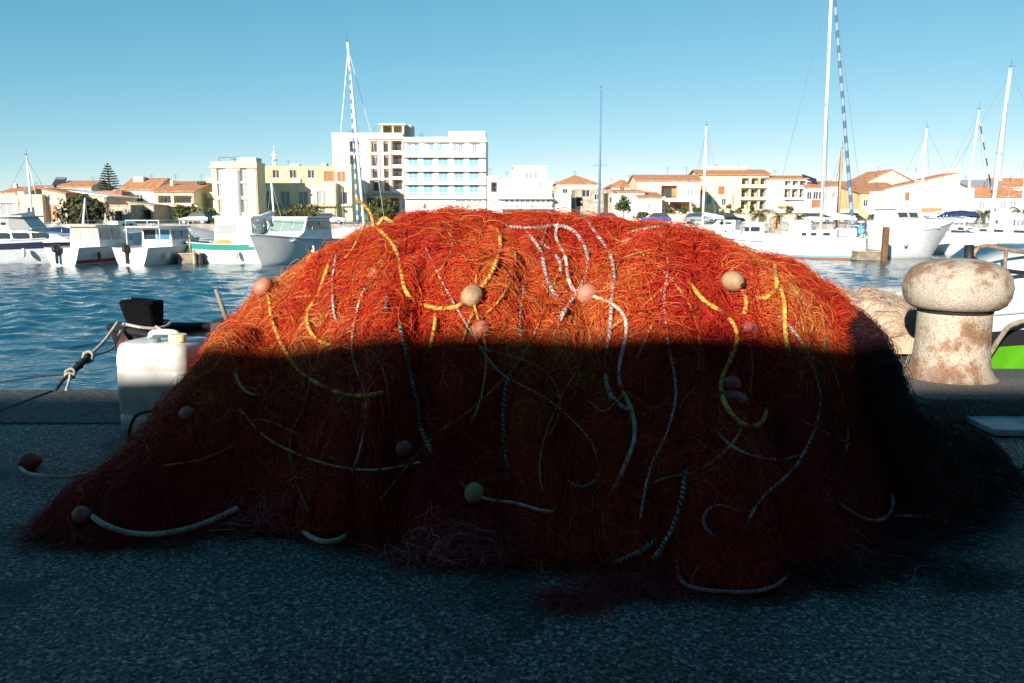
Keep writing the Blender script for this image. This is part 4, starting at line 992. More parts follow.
# pontoons
for i, (px0, px1, Y, lab) in enumerate([(48, 60, 35, 'short beige pontoon finger between the cruiser and the first cabin boat'), (176, 200, 35, 'short beige pontoon finger beside the teal trimmed boat'), (856, 886, 37.5, 'wooden jetty end with a brown pile between the yacht and the motor yacht')]):
    x0, x1 = xat(px0, Y, 260), xat(px1, Y, 260)
    t = thing('pontoon', lab, 'pontoon', ((x0+x1)/2, Y, WATER), 0, 'pontoons')
    w_ = (x1-x0)/2
    mb = MB()
    for k in range(24): mb.bx(-w_, w_, k*.5, k*.5+.46, .42, .47)
    mb.build('deck', PALEW, t)
    mb = MB(); mb.bx(-w_*.9, w_*.9, .05, 11.9, .02, .42); mb.build('float', mat('pontoon_float', (.28, .23, .17), .8, var=.4, vscale=3), t)
    for xx in (() if px0 > 800 else (w_*.6,)):
        mb = MB(); mb.rod((xx, -.1, -.6), (xx, -.1, .62), .06, 10); mb.build('pile', PALEW, t, smooth=True)
def main_pontoon(x0, x1, Y, lab):
    t = thing('pontoon', lab, 'pontoon', ((x0+x1)/2, Y, WATER), 0, 'pontoons'); w_ = (x1-x0)/2
    mb = MB(); mb.bx(-w_, w_, 0, 2, .02, .5); mb.build('float', mat('pontoon_float', (.28, .23, .17), .8), t)
    mb = MB(); mb.bx(-w_, w_, -.05, 2.05, .5, .56); mb.build('deck', PALEW, t)
main_pontoon(-27, -5, 40, 'long walkway pontoon behind the left hand boats')
main_pontoon(14, 40, 46, 'long walkway pontoon behind the right hand boats')
# brown mooring pile
for px, Y, top in ((885, 37.0, 227),):
    z1 = zat(top, Y); t = thing('mooring_pile', 'square brown mooring pile standing in front of the big motor yacht', 'post', (xat(px, Y, 245), Y, WATER-.5))
    mb = MB(); mb.bx(-.12, .12, -.12, .12, 0, z1-WATER+.5, bev=.03); mb.build('post', WOODB, t)

# ---- sailing boats
BLUEF = mat('furled_blue', (.10, .30, .55), .8); 
def spiral_mat(name, c1, c2, sc_=1.4):
    m = bpy.data.materials.new(name); m.use_nodes = True; N, L = nt(m); b = N['Principled BSDF']; b.inputs['Roughness'].default_value = .8
    uv = N.new('ShaderNodeUVMap'); uv.uv_map = 'rope'; w_ = N.new('ShaderNodeTexWave'); w_.bands_direction = 'DIAGONAL'; w_.inputs['Scale'].default_value = sc_
    L.new(uv.outputs[0], w_.inputs['Vector']); r = N.new('ShaderNodeValToRGB'); r.color_ramp.interpolation = 'CONSTANT'
    r.color_ramp.elements[0].color = (*c1, 1); r.color_ramp.elements[1].position = .5; r.color_ramp.elements[1].color = (*c2, 1)
    L.new(w_.outputs['Fac'], r.inputs['Fac']); L.new(r.outputs['Color'], b.inputs['Base Color']); return m
SPB = spiral_mat('spiral_blue_white', (.05, .16, .32), (.45, .47, .48), 1.1); SPD = spiral_mat('spiral_dark_white', (.03, .04, .06), (.60, .60, .60), .55); SPN = spiral_mat('spiral_navy', (.05, .11, .18), (.20, .28, .36), .9)
def sail_boat(label, px, Y, rz, L_, mast_top_px, lean=0.0, jib=None, bands=None, mats=None, mast_x=.3, boom=True, cover=None, mast_r=.075, detail=True, spread=True, mcol=None, wood=False, jib_top=.97, tilt_side=None, jx=None):
    t = boat('sailing_boat' if not wood else 'wooden_mast_boat', label, 'sailing boat', px, Y, 0, GRP)
    t.rotation_euler = (Matrix.Rotation(R(tilt_side or 0), 3, 'Y') @ Matrix.Rotation(R(rz), 3, 'Z')).to_euler()
    B = L_*.32
    boat_hull(t, L_, B, 1.25, 1.0, draft=.3, bands=bands, mats=mats, rake=.8, stern_w=.72, pw=2.0)
    cabin(t, [(-L_*.22, .95), (L_*.24, 1.05), (L_*.12, 1.32), (-L_*.05, 1.42), (-L_*.22, 1.42)], B*.30, .8)
    if detail: side_windows(t, [(-L_*.16, -L_*.09), (-.03*L_, .03*L_), (.07*L_, .12*L_)], 1.13, 1.28, B*.285, GLASS)
    zt = (zat(mast_top_px, Y)-WATER)*1.0
    mb = MB(); mb.tube([(mast_x, 0, 1.0), (mast_x, 0, zt*.6), (mast_x, 0, zt)], [mast_r, mast_r, mast_r*.75], 10); mo = mb.build('mast', mcol or ALU, t, smooth=True)
    mb = MB(); mb.rod((mast_x, 0, zt), (mast_x, 0, zt+.5), .012, 5); mb.rod((mast_x-.25, 0, zt+.12), (mast_x+.1, 0, zt+.12), .015, 5); mb.build('masthead_vane', mat('vane_dark', (.05, .05, .05), .6), mo)
    if spread:
        mb = MB(); mb.rod((mast_x, -B*.34, zt*.55), (mast_x, B*.34, zt*.55), .025, 6); mb.build('spreader', mcol or ALU, mo, smooth=True)
    mb = MB()
    for sg in (1, -1):
        mb.tube([(mast_x-.1, sg*B*.45, 1.0), (mast_x, sg*B*.34 if spread else sg*B*.2, zt*.55), (mast_x, 0, zt*.97)], .012, 5)
    mb.rod((-L_*.49, 0, 1.0), (mast_x, 0, zt), .010, 5); mb.rod((L_*.48, 0, 1.25), (mast_x, 0, zt*jib_top), .010, 5)
    mb.build('rigging', mat('wire', (.32, .33, .34), .4, metal=.6), t)
    if jib is not None:
        A = np.array([L_*.47, 0, 1.7]); Bp = np.array([mast_x, 0, zt*jib_top]); P = np.array([A+(Bp-A)*u for u in np.linspace(0, .96, 40)])
        rr = .065*(1-np.linspace(0, 1, 40)*.5); rope_obj('furled_jib', P, rr, jib, t, n=8)
    if boom:
        mb = MB(); mb.rod((mast_x, 0, 1.95), (-L_*.40, 0, 1.9), .055, 8); bo_ = mb.build('boom', ALU, t, smooth=True)
        mb = MB(); mb.tube([(mast_x-.05, 0, 2.25), (mast_x-.6, 0, 2.15), (-L_*.2, 0, 2.05), (-L_*.38, 0, 2.0)], [.10, .17, .15, .07], 10); mb.build('sail_cover', cover or mat('sail_cover_white', (.72, .72, .70), .8), t, smooth=True)
    rail(t, [(L_*.25, -B*.38, 1.75), (L_*.46, -.1, 1.85), (L_*.46, .1, 1.85), (L_*.25, B*.38, 1.75)], .55)
    rail(t, [(-L_*.30, -B*.42, 1.6), (-L_*.48, -B*.33, 1.6), (-L_*.48, B*.33, 1.6), (-L_*.30, B*.42, 1.6)], .55)
    return t
t = sail_boat('white yacht with a turquoise waterline, red stern bottom and tall mast on the right', 814, 39.5, 150, 4.7, -30, tilt_side=-.9, bands=[0, 0, 0, 0, 0, 1, 2, 2], mats=[WPAINT, CYAN, ANTIF], jib=None, mast_x=-.25, mast_r=.085, cover=mat('sail_cover_white', (.72, .72, .70), .8))
rope_obj('furled_jib', np.array([np.array([-1.7, 0, 1.5])+(np.array([-.15, 0, 14.2])-np.array([-1.7, 0, 1.5]))*u for u in np.linspace(0, .97, 50)]), np.linspace(.09, .06, 50), SPN, t)
mb = MB(); mb.bx(-2.25, -1.95, -.25, .25, 1.2, 1.6, bev=.05); mb.build('liferaft_case', BLUEF, t)
mb = MB(); mb.tube([(2.0+.0*math.cos(a), -.4+.25*math.cos(a), 1.75+.25*math.sin(a)) for a in np.linspace(0, 2*math.pi, 20)], .07, 8); mb.build('lifebuoy', mat('orange_buoy', (.75, .22, .06), .6), t, smooth=True)
sail_boat('sailing boat with a short varnished wooden mast just right of the tall yacht mast', 838, 45, 100, 6, 150, jib=None, boom=False, spread=False, mast_r=.09, mcol=mat('varnished_mast', (.45, .27, .13), .5), wood=True, detail=False)
sail_boat('sailing boat with a thick leaning white mast at the right edge', 992, 48, 160, 8.5, 68, jib=None, tilt_side=2.0, mast_x=.3, mast_r=.11, cover=mat('sail_cover_white', (.72, .72, .70), .8))
sail_boat('sailing boat with a black and white furled jib behind the navy bimini', 957, 55, 25, 8, 110, jib=SPD, tilt_side=2.5, mast_r=.07)
sail_boat('sailing boat with a thin mast at the far right edge', 1016, 56, 50, 7.5, 138, jib=SPD, mast_r=.07)
sail_boat('sailing boat hidden behind the motor yacht with only its white mast showing', 920, 60, 120, 8, 128, mast_r=.09, detail=False)
sail_boat('sailing boat behind the net crest whose plain white mast stands by the cream apartments', 703, 58, 100, 8, 126, mast_r=.09, spread=False, detail=False)
sail_boat('sailing boat with a blue and white spiral furled jib by the tall hotel', 367, 44, -84, 8, 42, jib=SPB, tilt_side=-3.6, mast_x=-.0, mast_r=.08, jib_top=.93)
sail_boat('small sailing boat whose short mast stands before the yellow building', 275, 47, 80, 5.5, 178, mast_r=.06, tilt_side=-2, spread=False, detail=False)
sail_boat('sailing boat behind the left cruiser with a plain thin mast', 33, 52, 80, 7, 156, mast_r=.07, spread=False, detail=False)
sail_boat('small boat with a slanted white mast by the dark bushy tree', 79, 50, 80, 5, 197, mast_r=.06, tilt_side=9, spread=False, detail=False, boom=False)
# ---- big motor yacht right of the pile
t = boat('motor_yacht', 'big white motor yacht with a flared bow to the right of the brown pile', 'boat', 908, 40.5, 10, GRP)
boat_hull(t, 3.4, 2.2, 1.75, 1.35, rake=1.3, pw=1.9, flare=.5)
cabin(t, [(-1.5, 1.2), (1.0, 1.5), (.4, 1.75), (.1, 2.0), (-.2, 2.4), (-1.5, 2.4)], .95, .85)
mb = MB(); mb.bx(-1.6, -.1, -.88, .88, 2.4, 2.47, bev=.03); mb.build('hardtop', WPAINT, t)
side_windows(t, [(-1.3, -.8), (-.7, -.25)], 2.0, 2.25, .85, GLASS, .1)
pane(t, (.10, -.75, 2.02), (.10, .75, 2.02), (-.17, .72, 2.36), (-.17, -.72, 2.36), GREYGL, 'windscreen')
rail(t, [(-1.2, -1.05, 2.0), (.2, -1.0, 2.1), (1.1, -.65, 2.2), (1.9, -.12, 2.3), (1.9, .12, 2.3), (1.1, .65, 2.2), (.2, 1.0, 2.1)], .55)
fenders(t, [(-1.0, -1.1, .8)])
t = boat('bimini_cruiser', 'white cruiser with a navy bimini top behind the motor yacht', 'boat', 945, 45, 172, GRP)
boat_hull(t, 4.6, 2.0, 1.3, 1.1, rake=.7)
cabin(t, [(.1, 1.0), (1.8, 1.1), (1.2, 1.45), (.8, 1.75), (.1, 1.6)], .75)
side_windows(t, [(.2, .6), (.7, 1.0)], 1.25, 1.48, .72, GLASS)
mb = MB(); secs = [[(x, 0.9*math.cos(a), 1.95+h_*(.25+.75*math.sin(a))) for a in np.linspace(0, math.pi, 9)] for x, h_ in ((-1.5, .12), (-1.2, .38), (-.6, .45), (0, .38), (.35, .18))]
mb.loft(secs); mb.build('bimini', NAVY, t, smooth=True)
for x in (-1.3, .2):
    for sg in (1, -1):
        mb = MB(); mb.rod((x, sg*.87, 1.0), (x, sg*.87, 2.1), .018, 6); mb.build('bimini_pole', STEEL, t)
t = boat('red_boat', 'low faded red boat lying beyond the jetty end', 'boat', 876, 43, 5, GRP)
boat_hull(t, 4.0, 1.6, 1.0, .8, mats=[mat('faded_red_hull', (.45, .14, .10), .6)], rake=.5)
t = boat('bow_boat', 'white motorboat with an upright wheelhouse and dark bow rail left of the tall yacht', 'boat', 742, 43, 168, GRP)
t.scale = (.66, .66, .72)
boat_hull(t, 6.0, 2.2, 1.45, 1.05, rake=.8, mats=[WGREY])
for c_ in t.children:
    if c_.name.startswith('rub_rail'): c_.data.materials[0] = RUB
cabin(t, [(-1.6, 1.0), (.8, 1.1), (.2, 1.5), (-.1, 2.35), (-1.5, 2.35)], .85, .9)
mb = MB(); mb.bx(-1.7, 0, -.85, .85, 2.35, 2.42, bev=.03); mb.build('roof', WPAINT, t)
side_windows(t, [(-1.2, -.5), (-.4, .0)], 1.75, 2.1, .80, GLASS); pane(t, (.16, -.65, 1.6), (.16, .65, 1.6), (-.05, .6, 2.25), (-.05, -.6, 2.25), GLASS, 'windscreen')
rail(t, [(.8, -.95, 1.9), (2.0, -.65, 2.0), (2.9, -.1, 2.15), (2.9, .1, 2.15), (2.0, .65, 2.0), (.8, .95, 1.9)], .55, m=mat('dark_rail', (.06, .06, .06), .5))
# fill row of small boats further back
fr = [(5, 60, 30, 5, 'small white boat at the far left moored well behind the cruiser'), (125, 52, 60, 5, 'white motorboat half hidden behind the gap between the cabin boats'), (258, 55, 120, 5, 'white motorboat behind the teal boat and the bow-on cruiser'), (800, 60, 60, 5.5, 'white motorboat beyond the yacht foredeck'), (868, 56, 100, 5.5, 'white motorboat under the boom beyond the red boat'), (1005, 62, 40, 6, 'white motorboat behind the thick leaning mast'), (725, 64, 150, 6, 'white motorboat far behind the right crest of the net')]
for px, Y, rz, L_, lab in fr:
    t = boat('small_motorboat', lab, 'boat', px, Y, rz, GRP)
    boat_hull(t, L_, L_*.38, 1.2, .95, rake=.7)
    cabin(t, [(-L_*.15, .9), (L_*.3, 1.0), (L_*.16, 1.3), (L_*.08, 1.75), (-L_*.15, 1.75)], L_*.15, .88)
    side_windows(t, [(-L_*.1, -.02*L_), (.0, .06*L_)], 1.3, 1.6, L_*.137, GLASS)
    rail(t, [(L_*.2, -.7, 1.6), (L_*.44, -.1, 1.75), (L_*.44, .1, 1.75), (L_*.2, .7, 1.6)], .5)
# ================================================================== THE TOWN
def wallm(name, col): return mat('wall_'+name, col, .88, var=.10, vscale=.35, bump=.15, bscale=6)
WHITE = wallm('white', (.68, .665, .63)); CREAM = wallm('cream', (.64, .54, .38)); YELL = wallm('yellow', (.62, .48, .25)); PALEY = wallm('pale_yellow', (.66, .57, .36))
BEIGE = wallm('beige', (.58, .45, .33)); STONE = mat('wall_stone', (.42, .35, .27), .9, var=.4, vscale=1.2, bump=.5, bscale=5); PINKW = wallm('pink', (.58, .36, .28)); BRICK = wallm('brick', (.36, .14, .08)); TANW = wallm('tan', (.55, .40, .28))
ORANGE = wallm('orange', (.55, .22, .09)); BROWNP = wallm('brown_panel', (.46, .25, .17)); GREYW = wallm('grey', (.45, .43, .40))
m = bpy.data.materials.new('roof_tiles'); m.use_nodes = True; N, L = nt(m); b = N['Principled BSDF']; b.inputs['Roughness'].default_value = .85
tc = N.new('ShaderNodeTexCoord'); n1 = N.new('ShaderNodeTexNoise'); n1.inputs['Scale'].default_value = 1.6; n1.inputs['Detail'].default_value = 8; L.new(tc.outputs['Object'], n1.inputs['Vector'])
r = ramp([(.3, (.36, .13, .06)), (.5, (.52, .22, .10)), (.7, (.60, .32, .17))]); L.new(n1.outputs['Fac'], r.inputs['Fac']); L.new(r.outputs['Color'], b.inputs['Base Color'])
w_ = N.new('ShaderNodeTexWave'); w_.inputs['Scale'].default_value = 1.3; L.new(tc.outputs['Object'], w_.inputs['Vector']); bp = N.new('ShaderNodeBump'); bp.inputs['Distance'].default_value = .06; L.new(w_.outputs['Fac'], bp.inputs['Height']); L.new(bp.outputs['Normal'], b.inputs['Normal'])
TILE = m
ROOFG = mat('flat_roof', (.42, .38, .33), .9); TRIM = mat('trim_white', (.76, .74, .70), .7); WGL = mat('window_dark', (.045, .05, .055), .12); SHB = mat('shutter_blue', (.12, .30, .46), .6); SHBR = mat('shutter_brown', (.28, .12, .06), .7); SHG = mat('shutter_grey', (.24, .26, .27), .6)
DOORW = mat('door_wood', (.20, .11, .06), .7); IRON = mat('iron', (.06, .06, .06), .6); AWN = mat('awning_terracotta', (.48, .20, .10), .85)
def facade_mesh(W, D, H, ops, wm, inner, sides=True):
    """front at y=0 (towards the harbour), openings ops=(x0,x1,z0,z1,depth) really recessed"""
    xs = sorted({0.0, W, *[round(o[0], 3) for o in ops], *[round(o[1], 3) for o in ops]}); zs = sorted({0.0, H, *[round(o[2], 3) for o in ops], *[round(o[3], 3) for o in ops]})
    mb = MB()
    for xa, xb in zip(xs[:-1], xs[1:]):
        for za, zb in zip(zs[:-1], zs[1:]):
            cx, cz = (xa+xb)/2, (za+zb)/2
            if not any(o[0] < cx < o[1] and o[2] < cz < o[3] for o in ops): mb.quad((xa, 0, za), (xb, 0, za), (xb, 0, zb), (xa, 0, zb))
    for x0, x1, z0, z1, d in ops:
        mb.quad((x0, 0, z0), (x1, 0, z0), (x1, d, z0), (x0, d, z0)); mb.quad((x0, 0, z1), (x0, d, z1), (x1, d, z1), (x1, 0, z1))
        mb.quad((x0, 0, z0), (x0, d, z0), (x0, d, z1), (x0, 0, z1)); mb.quad((x1, 0, z0), (x1, 0, z1), (x1, d, z1), (x1, d, z0))
        mb.quad((x0, d, z0), (x1, d, z0), (x1, d, z1), (x0, d, z1), 1)
    mb.quad((0, 0, 0), (0, 0, H), (0, D, H), (0, D, 0)); mb.quad((W, 0, 0), (W, D, 0), (W, D, H), (W, 0, H)); mb.quad((0, D, 0), (0, D, H), (W, D, H), (W, D, 0))
    mb.quad((0, 0, H), (W, 0, H), (W, D, H), (0, D, H))
    return mb
class Bld:
    def __init__(s, label, px0, px1, top, Y, D=9, wall=None, inner=None, cat='house', name='house', group='houses of the harbour town', z0=0.0, rz=0):
        s.Y = Y; s.x0 = xat(px0, Y, 200); s.W = xat(px1, Y, 200)-s.x0; s.H = zat(top, Y)-z0; s.D = D; s.z0 = z0
        s.t = thing(name, label, cat, (s.x0, Y, z0), R(rz), group); s.ops = []; s.parts = []; s.wall = wall or WHITE; s.inner = inner or s.wall; s.nexts = []
    def X(s, px): return xat(px, s.Y, 200)-s.x0
    def Z(s, py): return zat(py, s.Y)-s.z0
    def win(s, px, py, w, h, style='dark', d=.18):
        x, z = s.X(px), s.Z(py); x0 = max(.05, x-w/2); x1 = min(s.W-.05, x+w/2); z0 = max(.06, z-h/2); z1 = min(s.H-.06, z+h/2)
        if x1-x0 < .1 or z1-z0 < .1: return
        for o in s.ops:
            if o[0] < x1 and x0 < o[1] and o[2] < z1 and z0 < o[3]: return
        s.ops.append((x0, x1, z0, z1, d)); s.parts.append((x0, x1, z0, z1, d, style))
    def row(s, pxs, py, w, h, style='dark', d=.18):
        for p in pxs: s.win(p, py, w, h, style, d)
    def loggia(s, pxa, pxb, pya, pyb, d=1.3, railing=True, style='dark'):
        x0, x1, z1, z0 = max(.05, s.X(pxa)), min(s.W-.05, s.X(pxb)), min(s.H-.06, s.Z(pya)), max(.06, s.Z(pyb))
        s.ops.append((x0, x1, z0, z1, d)); s.parts.append((x0, x1, z0, z1, d, 'loggia' if railing else 'loggia_open'))
    def done(s, roof='flat', rm=None, over=.35, rise=1.6, parapet=.35, side_m=None):
        t = s.t; facade_mesh(s.W, s.D, s.H, s.ops, s.wall, s.inner).build('wall', [s.wall, s.inner], t)
        for x0, x1, z0, z1, d, st in s.parts:
            if st.startswith('loggia'):
                f = MB(); cx = (x0+x1)/2; hh = z1-z0; w_ = min(1.5, (x1-x0)*.5)
                f.bx(cx-w_/2, cx+w_/2, d-.06, d-.004, z0+.02, z0+hh*.80); f.build('door', WGL, t)
                if st == 'loggia':
                    q = MB(); q.bx(x0+.01, x1-.01, .02, .07, z0+.85, z0+.92)
                    for k in range(int((x1-x0)/.35)+1): q.bx(x0+.03+k*.35, x0+.07+k*.35, .03, .06, z0+.01, z0+.86)
                    q.build('balcony_rail', IRON, t)
                continue
            fr = MB(); e = .07
            fr.bx(x0+.003, x0+e, d-.12, d-.004, z0+.003, z1-.003); fr.bx(x1-e, x1-.003, d-.12, d-.004, z0+.003, z1-.003); fr.bx(x0+e, x1-e, d-.12, d-.004, z0+.003, z0+e); fr.bx(x0+e, x1-e, d-.12, d-.004, z1-e, z1-.003); fr.bx((x0+x1)/2-.03, (x0+x1)/2+.03, d-.115, d-.006, z0+e, z1-e)
            fr.bx(x0-.08, x1+.08, -.12, .02, z0-.09, z0-.005)
            fo = fr.build('window', TRIM if st != 'brown' else SHBR, t)
            pm = {'dark': WGL, 'blue': SHB, 'brown': SHBR, 'grey': SHG, 'door': DOORW, 'orange': ORANGE}[st]
            p = MB(); p.bx(x0+e, x1-e, d-.06, d-.02, z0+e, z1-e); p.build('pane', pm, fo)
            if False:
                sh = MB()
                for sg in (0, 1):
                    xa = x0-.01-(x1-x0)*.32 if not sg else x1+.01
                    sh.bx(xa, xa+(x1-x0)*.32, -.06, -.008, z0, z1)
                sh.build('shutter', SHB, fo)
        W, D, H = s.W, s.D, s.H; rm = rm or TILE
        q_ = random.Random(int(s.x0*13+s.Y)); top = H+(0 if roof == 'flat' else rise*.5)
        for k in range(1+(W > 12)):
            ax, ay = W*q_.uniform(.15, .85), D*q_.uniform(.3, .6); hh = q_.uniform(1.3, 2.4); a_ = MB(); a_.rod((ax, ay, H-.1), (ax, ay, top+hh), .03, 5)
            for u in (.75, .86, .97): a_.bx(ax-.45, ax+.45, ay-.015, ay+.015, top+hh*u-.015, top+hh*u+.015)
            a_.build('aerial', IRON, t)
        if roof == 'flat' and W > 6:
            for k in range(2): 
                ax = W*q_.uniform(.1, .85); a_ = MB(); a_.bx(ax, ax+q_.uniform(.8, 2.2), D*.3, D*.5, H+.05, H+q_.uniform(.6, 1.3), bev=.04); a_.build('roof_box', q_.choice([ROOFG, TRIM, GREYW]), t)
        if W > 5:
            for k in range(2):
                ax = q_.choice([.12, W-.18, W*.5]); a_ = MB(); a_.rod((ax, -.07, .1), (ax, -.07, H-.1), .05, 6); a_.build('drainpipe', GREYW, t)
        r = MB()
        if roof == 'flat':
            p = parapet
            r.bx(-.06, W+.06, -.06, .18, H, H+p); r.bx(-.06, W+.06, D-.18, D+.06, H, H+p); r.bx(-.06, .18, .18, D-.18, H, H+p); r.bx(W-.18, W+.06, .18, D-.18, H, H+p)
            r.build('parapet', s.wall, t); r = MB(); r.bx(.18, W-.18, .18, D-.18, H+.004, H+.03); s.ro = r.build('roof', ROOFG, t)
        elif roof == 'gable':       # ridge along x
            r.prism([(-over, -.02), (D/2, rise), (D+over, -.02), (D+over, .14), (D/2, rise+.18), (-over, .14)], 'x', -over, W+over)
            r.v = [v+np.array([0, 0, H]) for v in r.v]; s.ro = r.build('roof', rm, t)
            g_ = MB(); g_.prism([(0.02, 0.003), (D-.02, 0.003), (D/2, rise-.03)], 'x', .02, W-.02); g_.v = [v+np.array([0, 0, H]) for v in g_.v]; g_.build('gable', s.wall, t)
        elif roof == 'gable_front':  # ridge along y
            r.prism([(-over, -.02), (W/2, rise), (W+over, -.02), (W+over, .14), (W/2, rise+.18), (-over, .14)], 'y', -over, D+over); r.v = [v+np.array([0, 0, H]) for v in r.v]; s.ro = r.build('roof', rm, t)
            g_ = MB(); g_.prism([(0.02, 0.003), (W-.02, 0.003), (W/2, rise-.03)], 'y', .02, D-.02); g_.v = [v+np.array([0, 0, H]) for v in g_.v]; g_.build('gable', s.wall, t)
        elif roof == 'hip':
            o = over; k = min(W, D)/2*.98; 
            V = [(-o, -o, 0), (W+o, -o, 0), (W+o, D+o, 0), (-o, D+o, 0), (k, D/2, rise), (max(W-k, k+.05), D/2, rise), (-o, -o, -.12), (W+o, -o, -.12), (W+o, D+o, -.12), (-o, D+o, -.12)]
            r.add(np.array(V)+[0, 0, H+.13], [(0, 1, 5, 4), (1, 2, 5), (2, 3, 4, 5), (3, 0, 4), (9, 8, 7, 6), (6, 7, 1, 0), (7, 8, 2, 1), (8, 9, 3, 2), (9, 6, 0, 3)]); s.ro = r.build('roof', rm, t)
        elif roof in ('mono_r', 'mono_l'):   # slope rising to the right / left
            a, c = (0, rise) if roof == 'mono_r' else (rise, 0)
            r.prism([(-over, a), (W+over, c), (W+over, c+.16), (-over, a+.16)], 'y', -over, D+over); r.v = [v+np.array([0, 0, H+.01]) for v in r.v]; s.ro = r.build('roof', rm, t)
            g_ = MB(); g_.prism([(0.02, 0), (W-.02, 0), (W-.02, max(c, .02)-.0), (0.02, max(a, .02))], 'y', .02, D-.02); g_.v = [v+np.array([0, 0, H+.003]) for v in g_.v]; g_.build('gable', s.wall, t)
        elif roof == 'mono_f':       # slope rising to the back
            r.prism([(-over, 0), (D+over, rise), (D+over, rise+.16), (-over, .16)], 'x', -over, W+over); r.v = [v+np.array([0, 0, H+.01]) for v in r.v]; s.ro = r.build('roof', rm, t)
            g_ = MB(); g_.prism([(0.02, 0), (D-.02, 0), (D-.02, rise-.02), (0.02, .02)], 'x', .02, W-.02); g_.v = [v+np.array([0, 0, H+.003]) for v in g_.v]; g_.build('gable', s.wall, t)
        return s
    def chimney(s, px, h=1.0, w=.5, y=None, base=None, m=None):
        x = s.X(px); y = s.D*.4 if y is None else y; b = s.H if base is None else base
        mb = MB(); mb.bx(x-w/2, x+w/2, y-w/2, y+w/2, b, b+h); mb.bx(x-w/2-.06, x+w/2+.06, y-w/2-.06, y+w/2+.06, b+h+.002, b+h+.1); mb.build('chimney', m or s.wall, s.ro); return s
    def slab(s, pxa, pxb, py, th=.22, out=.9, m=None, name='balcony', railing=False):
        x0, x1, z = s.X(pxa), s.X(pxb), s.Z(py); mb = MB(); mb.bx(x0, x1, -out, -.003, z-th, z); o = mb.build(name, m or s.wall, s.t)
        if railing:
            q = MB(); q.bx(x0, x1, -out+.02, -out+.07, z+.9, z+.96)
            for k in range(int((x1-x0)/.4)+1): q.bx(x0+k*.4, x0+k*.4+.025, -out+.03, -out+.06, z, z+.9)
            q.build('balcony_rail', railing if not isinstance(railing, bool) else IRON, o)
        return s
    def extra(s, name, m, *b):
        mb = MB()
        for q in b: mb.bx(*q)
        return mb.build(name, m, s.t)
# ---- left group
Y1 = 118
h = Bld('low cream house with a pale garage door at far left', -40, 19, 198, Y1, 10, CREAM); h.win(6, 210, 1.9, 2.4, 'grey'); h.row((-18, -30), 210, 1.2, 1.4); h.slab(-40, 19, 202, .15, .25, TRIM, 'cornice'); h.done('flat')
h = Bld('low pale house with one small dark window at far left', 19.5, 42, 197, Y1, 9, PALEY); h.win(30, 212, 1.2, 1.5, 'dark'); h.done('flat')
h = Bld('beige house with a faded pink patch beside the bushy tree', 42.5, 66, 194, Y1+1, 9, BEIGE, PINKW); h.win(52, 213, 1.6, 2.6, 'orange', .1); h.done('mono_l', rise=.8)
h = Bld('house with a tiled roof and a dark attic loggia behind the low cream house', 3, 28, 193, 136, 9, CREAM); h.loggia(8, 17, 195, 199); h.done('gable', rise=1.0); h.chimney(4, 1.6)
h = Bld('house with a sloping white canopy roof behind the bushy tree', 50, 106, 197, 124, 10, BEIGE); h.row((60, 75, 88), 207, 1.1, 1.3); h.done('mono_l', rm=mat('white_sheet_roof', (.78, .78, .76), .6), rise=1.3, over=.5)
h = Bld('far house with a red tiled roof and a solar water heater', 60, 92, 187, 165, 9, PALEY); h.row((66, 78), 192, 1.1, 1.3); h.done('gable', rise=1.3)
mb = MB(); mb.box((-1.2, 2.5, h.H+1.1), (2.4, 1.8, .1), rx=R(38)); mb.box((-1.2, 3.2, h.H+1.8), (2.2, .5, .5), bev=.1); mb.bx(-2.2, -2.1, 2, 3.2, h.H-.2, h.H+.9); mb.bx(-.3, -.2, 2, 3.2, h.H-.2, h.H+.9); mb.build('solar_heater', mat('solar_panel', (.03, .035, .05), .3), h.t)
h = Bld('brick red house below the tall conifer', 98, 122, 193, 132, 8, BRICK, BRICK); h.win(108, 199, 1.0, 1.2); h.done('flat')
h = Bld('roofless tan stone outbuilding in front of the white gabled house', 108, 130, 206, Y1, 7, STONE); h.loggia(114, 121, 211, 222, 1.6, False); h.done('flat', parapet=.2)
h = Bld('tan outbuilding with a dark doorway beside the white gabled house', 128, 153, 206, Y1+4, 6, TANW); h.loggia(136, 150, 210, 222, 2.2, False); h.done('mono_l', rise=.5, rm=STONE, over=.2)
h = Bld('white gabled house with branch shadows on its wall', 122, 156, 190, 135, 10, WHITE); h.row((140,), 198, 1.1, 1.2); h.done('gable', rise=2.0); h.chimney(131, 2.2, 1.6)
h = Bld('pale yellow house with a terracotta roof and glazed upper terrace', 154, 194, 192, 128, 9, PALEY)
h.loggia(158, 171, 195.5, 203, 1.4); h.loggia(174, 192, 195.5, 203, 1.4); h.row((166, 171), 213, 1.3, 2.2, 'grey'); h.row((185,), 213, 1.2, 1.6, 'brown'); h.slab(153, 200, 205, .25, .9, CREAM); h.done('mono_f', rise=1.9, over=.4); h.chimney(160, 1.9, .5, y=5); h.extra('skylight', WGL, (5.0, 6.0, 5, 6.5, h.H+1.4, h.H+1.9))
h = Bld('white house with a wall in slanting shade beside the yellow tower block', 193, 213, 186, 143, 9, WHITE); h.win(208, 199, 1.0, 1.4); h.done('mono_r', rise=.6, rm=ROOFG); h.chimney(205, 1.4)
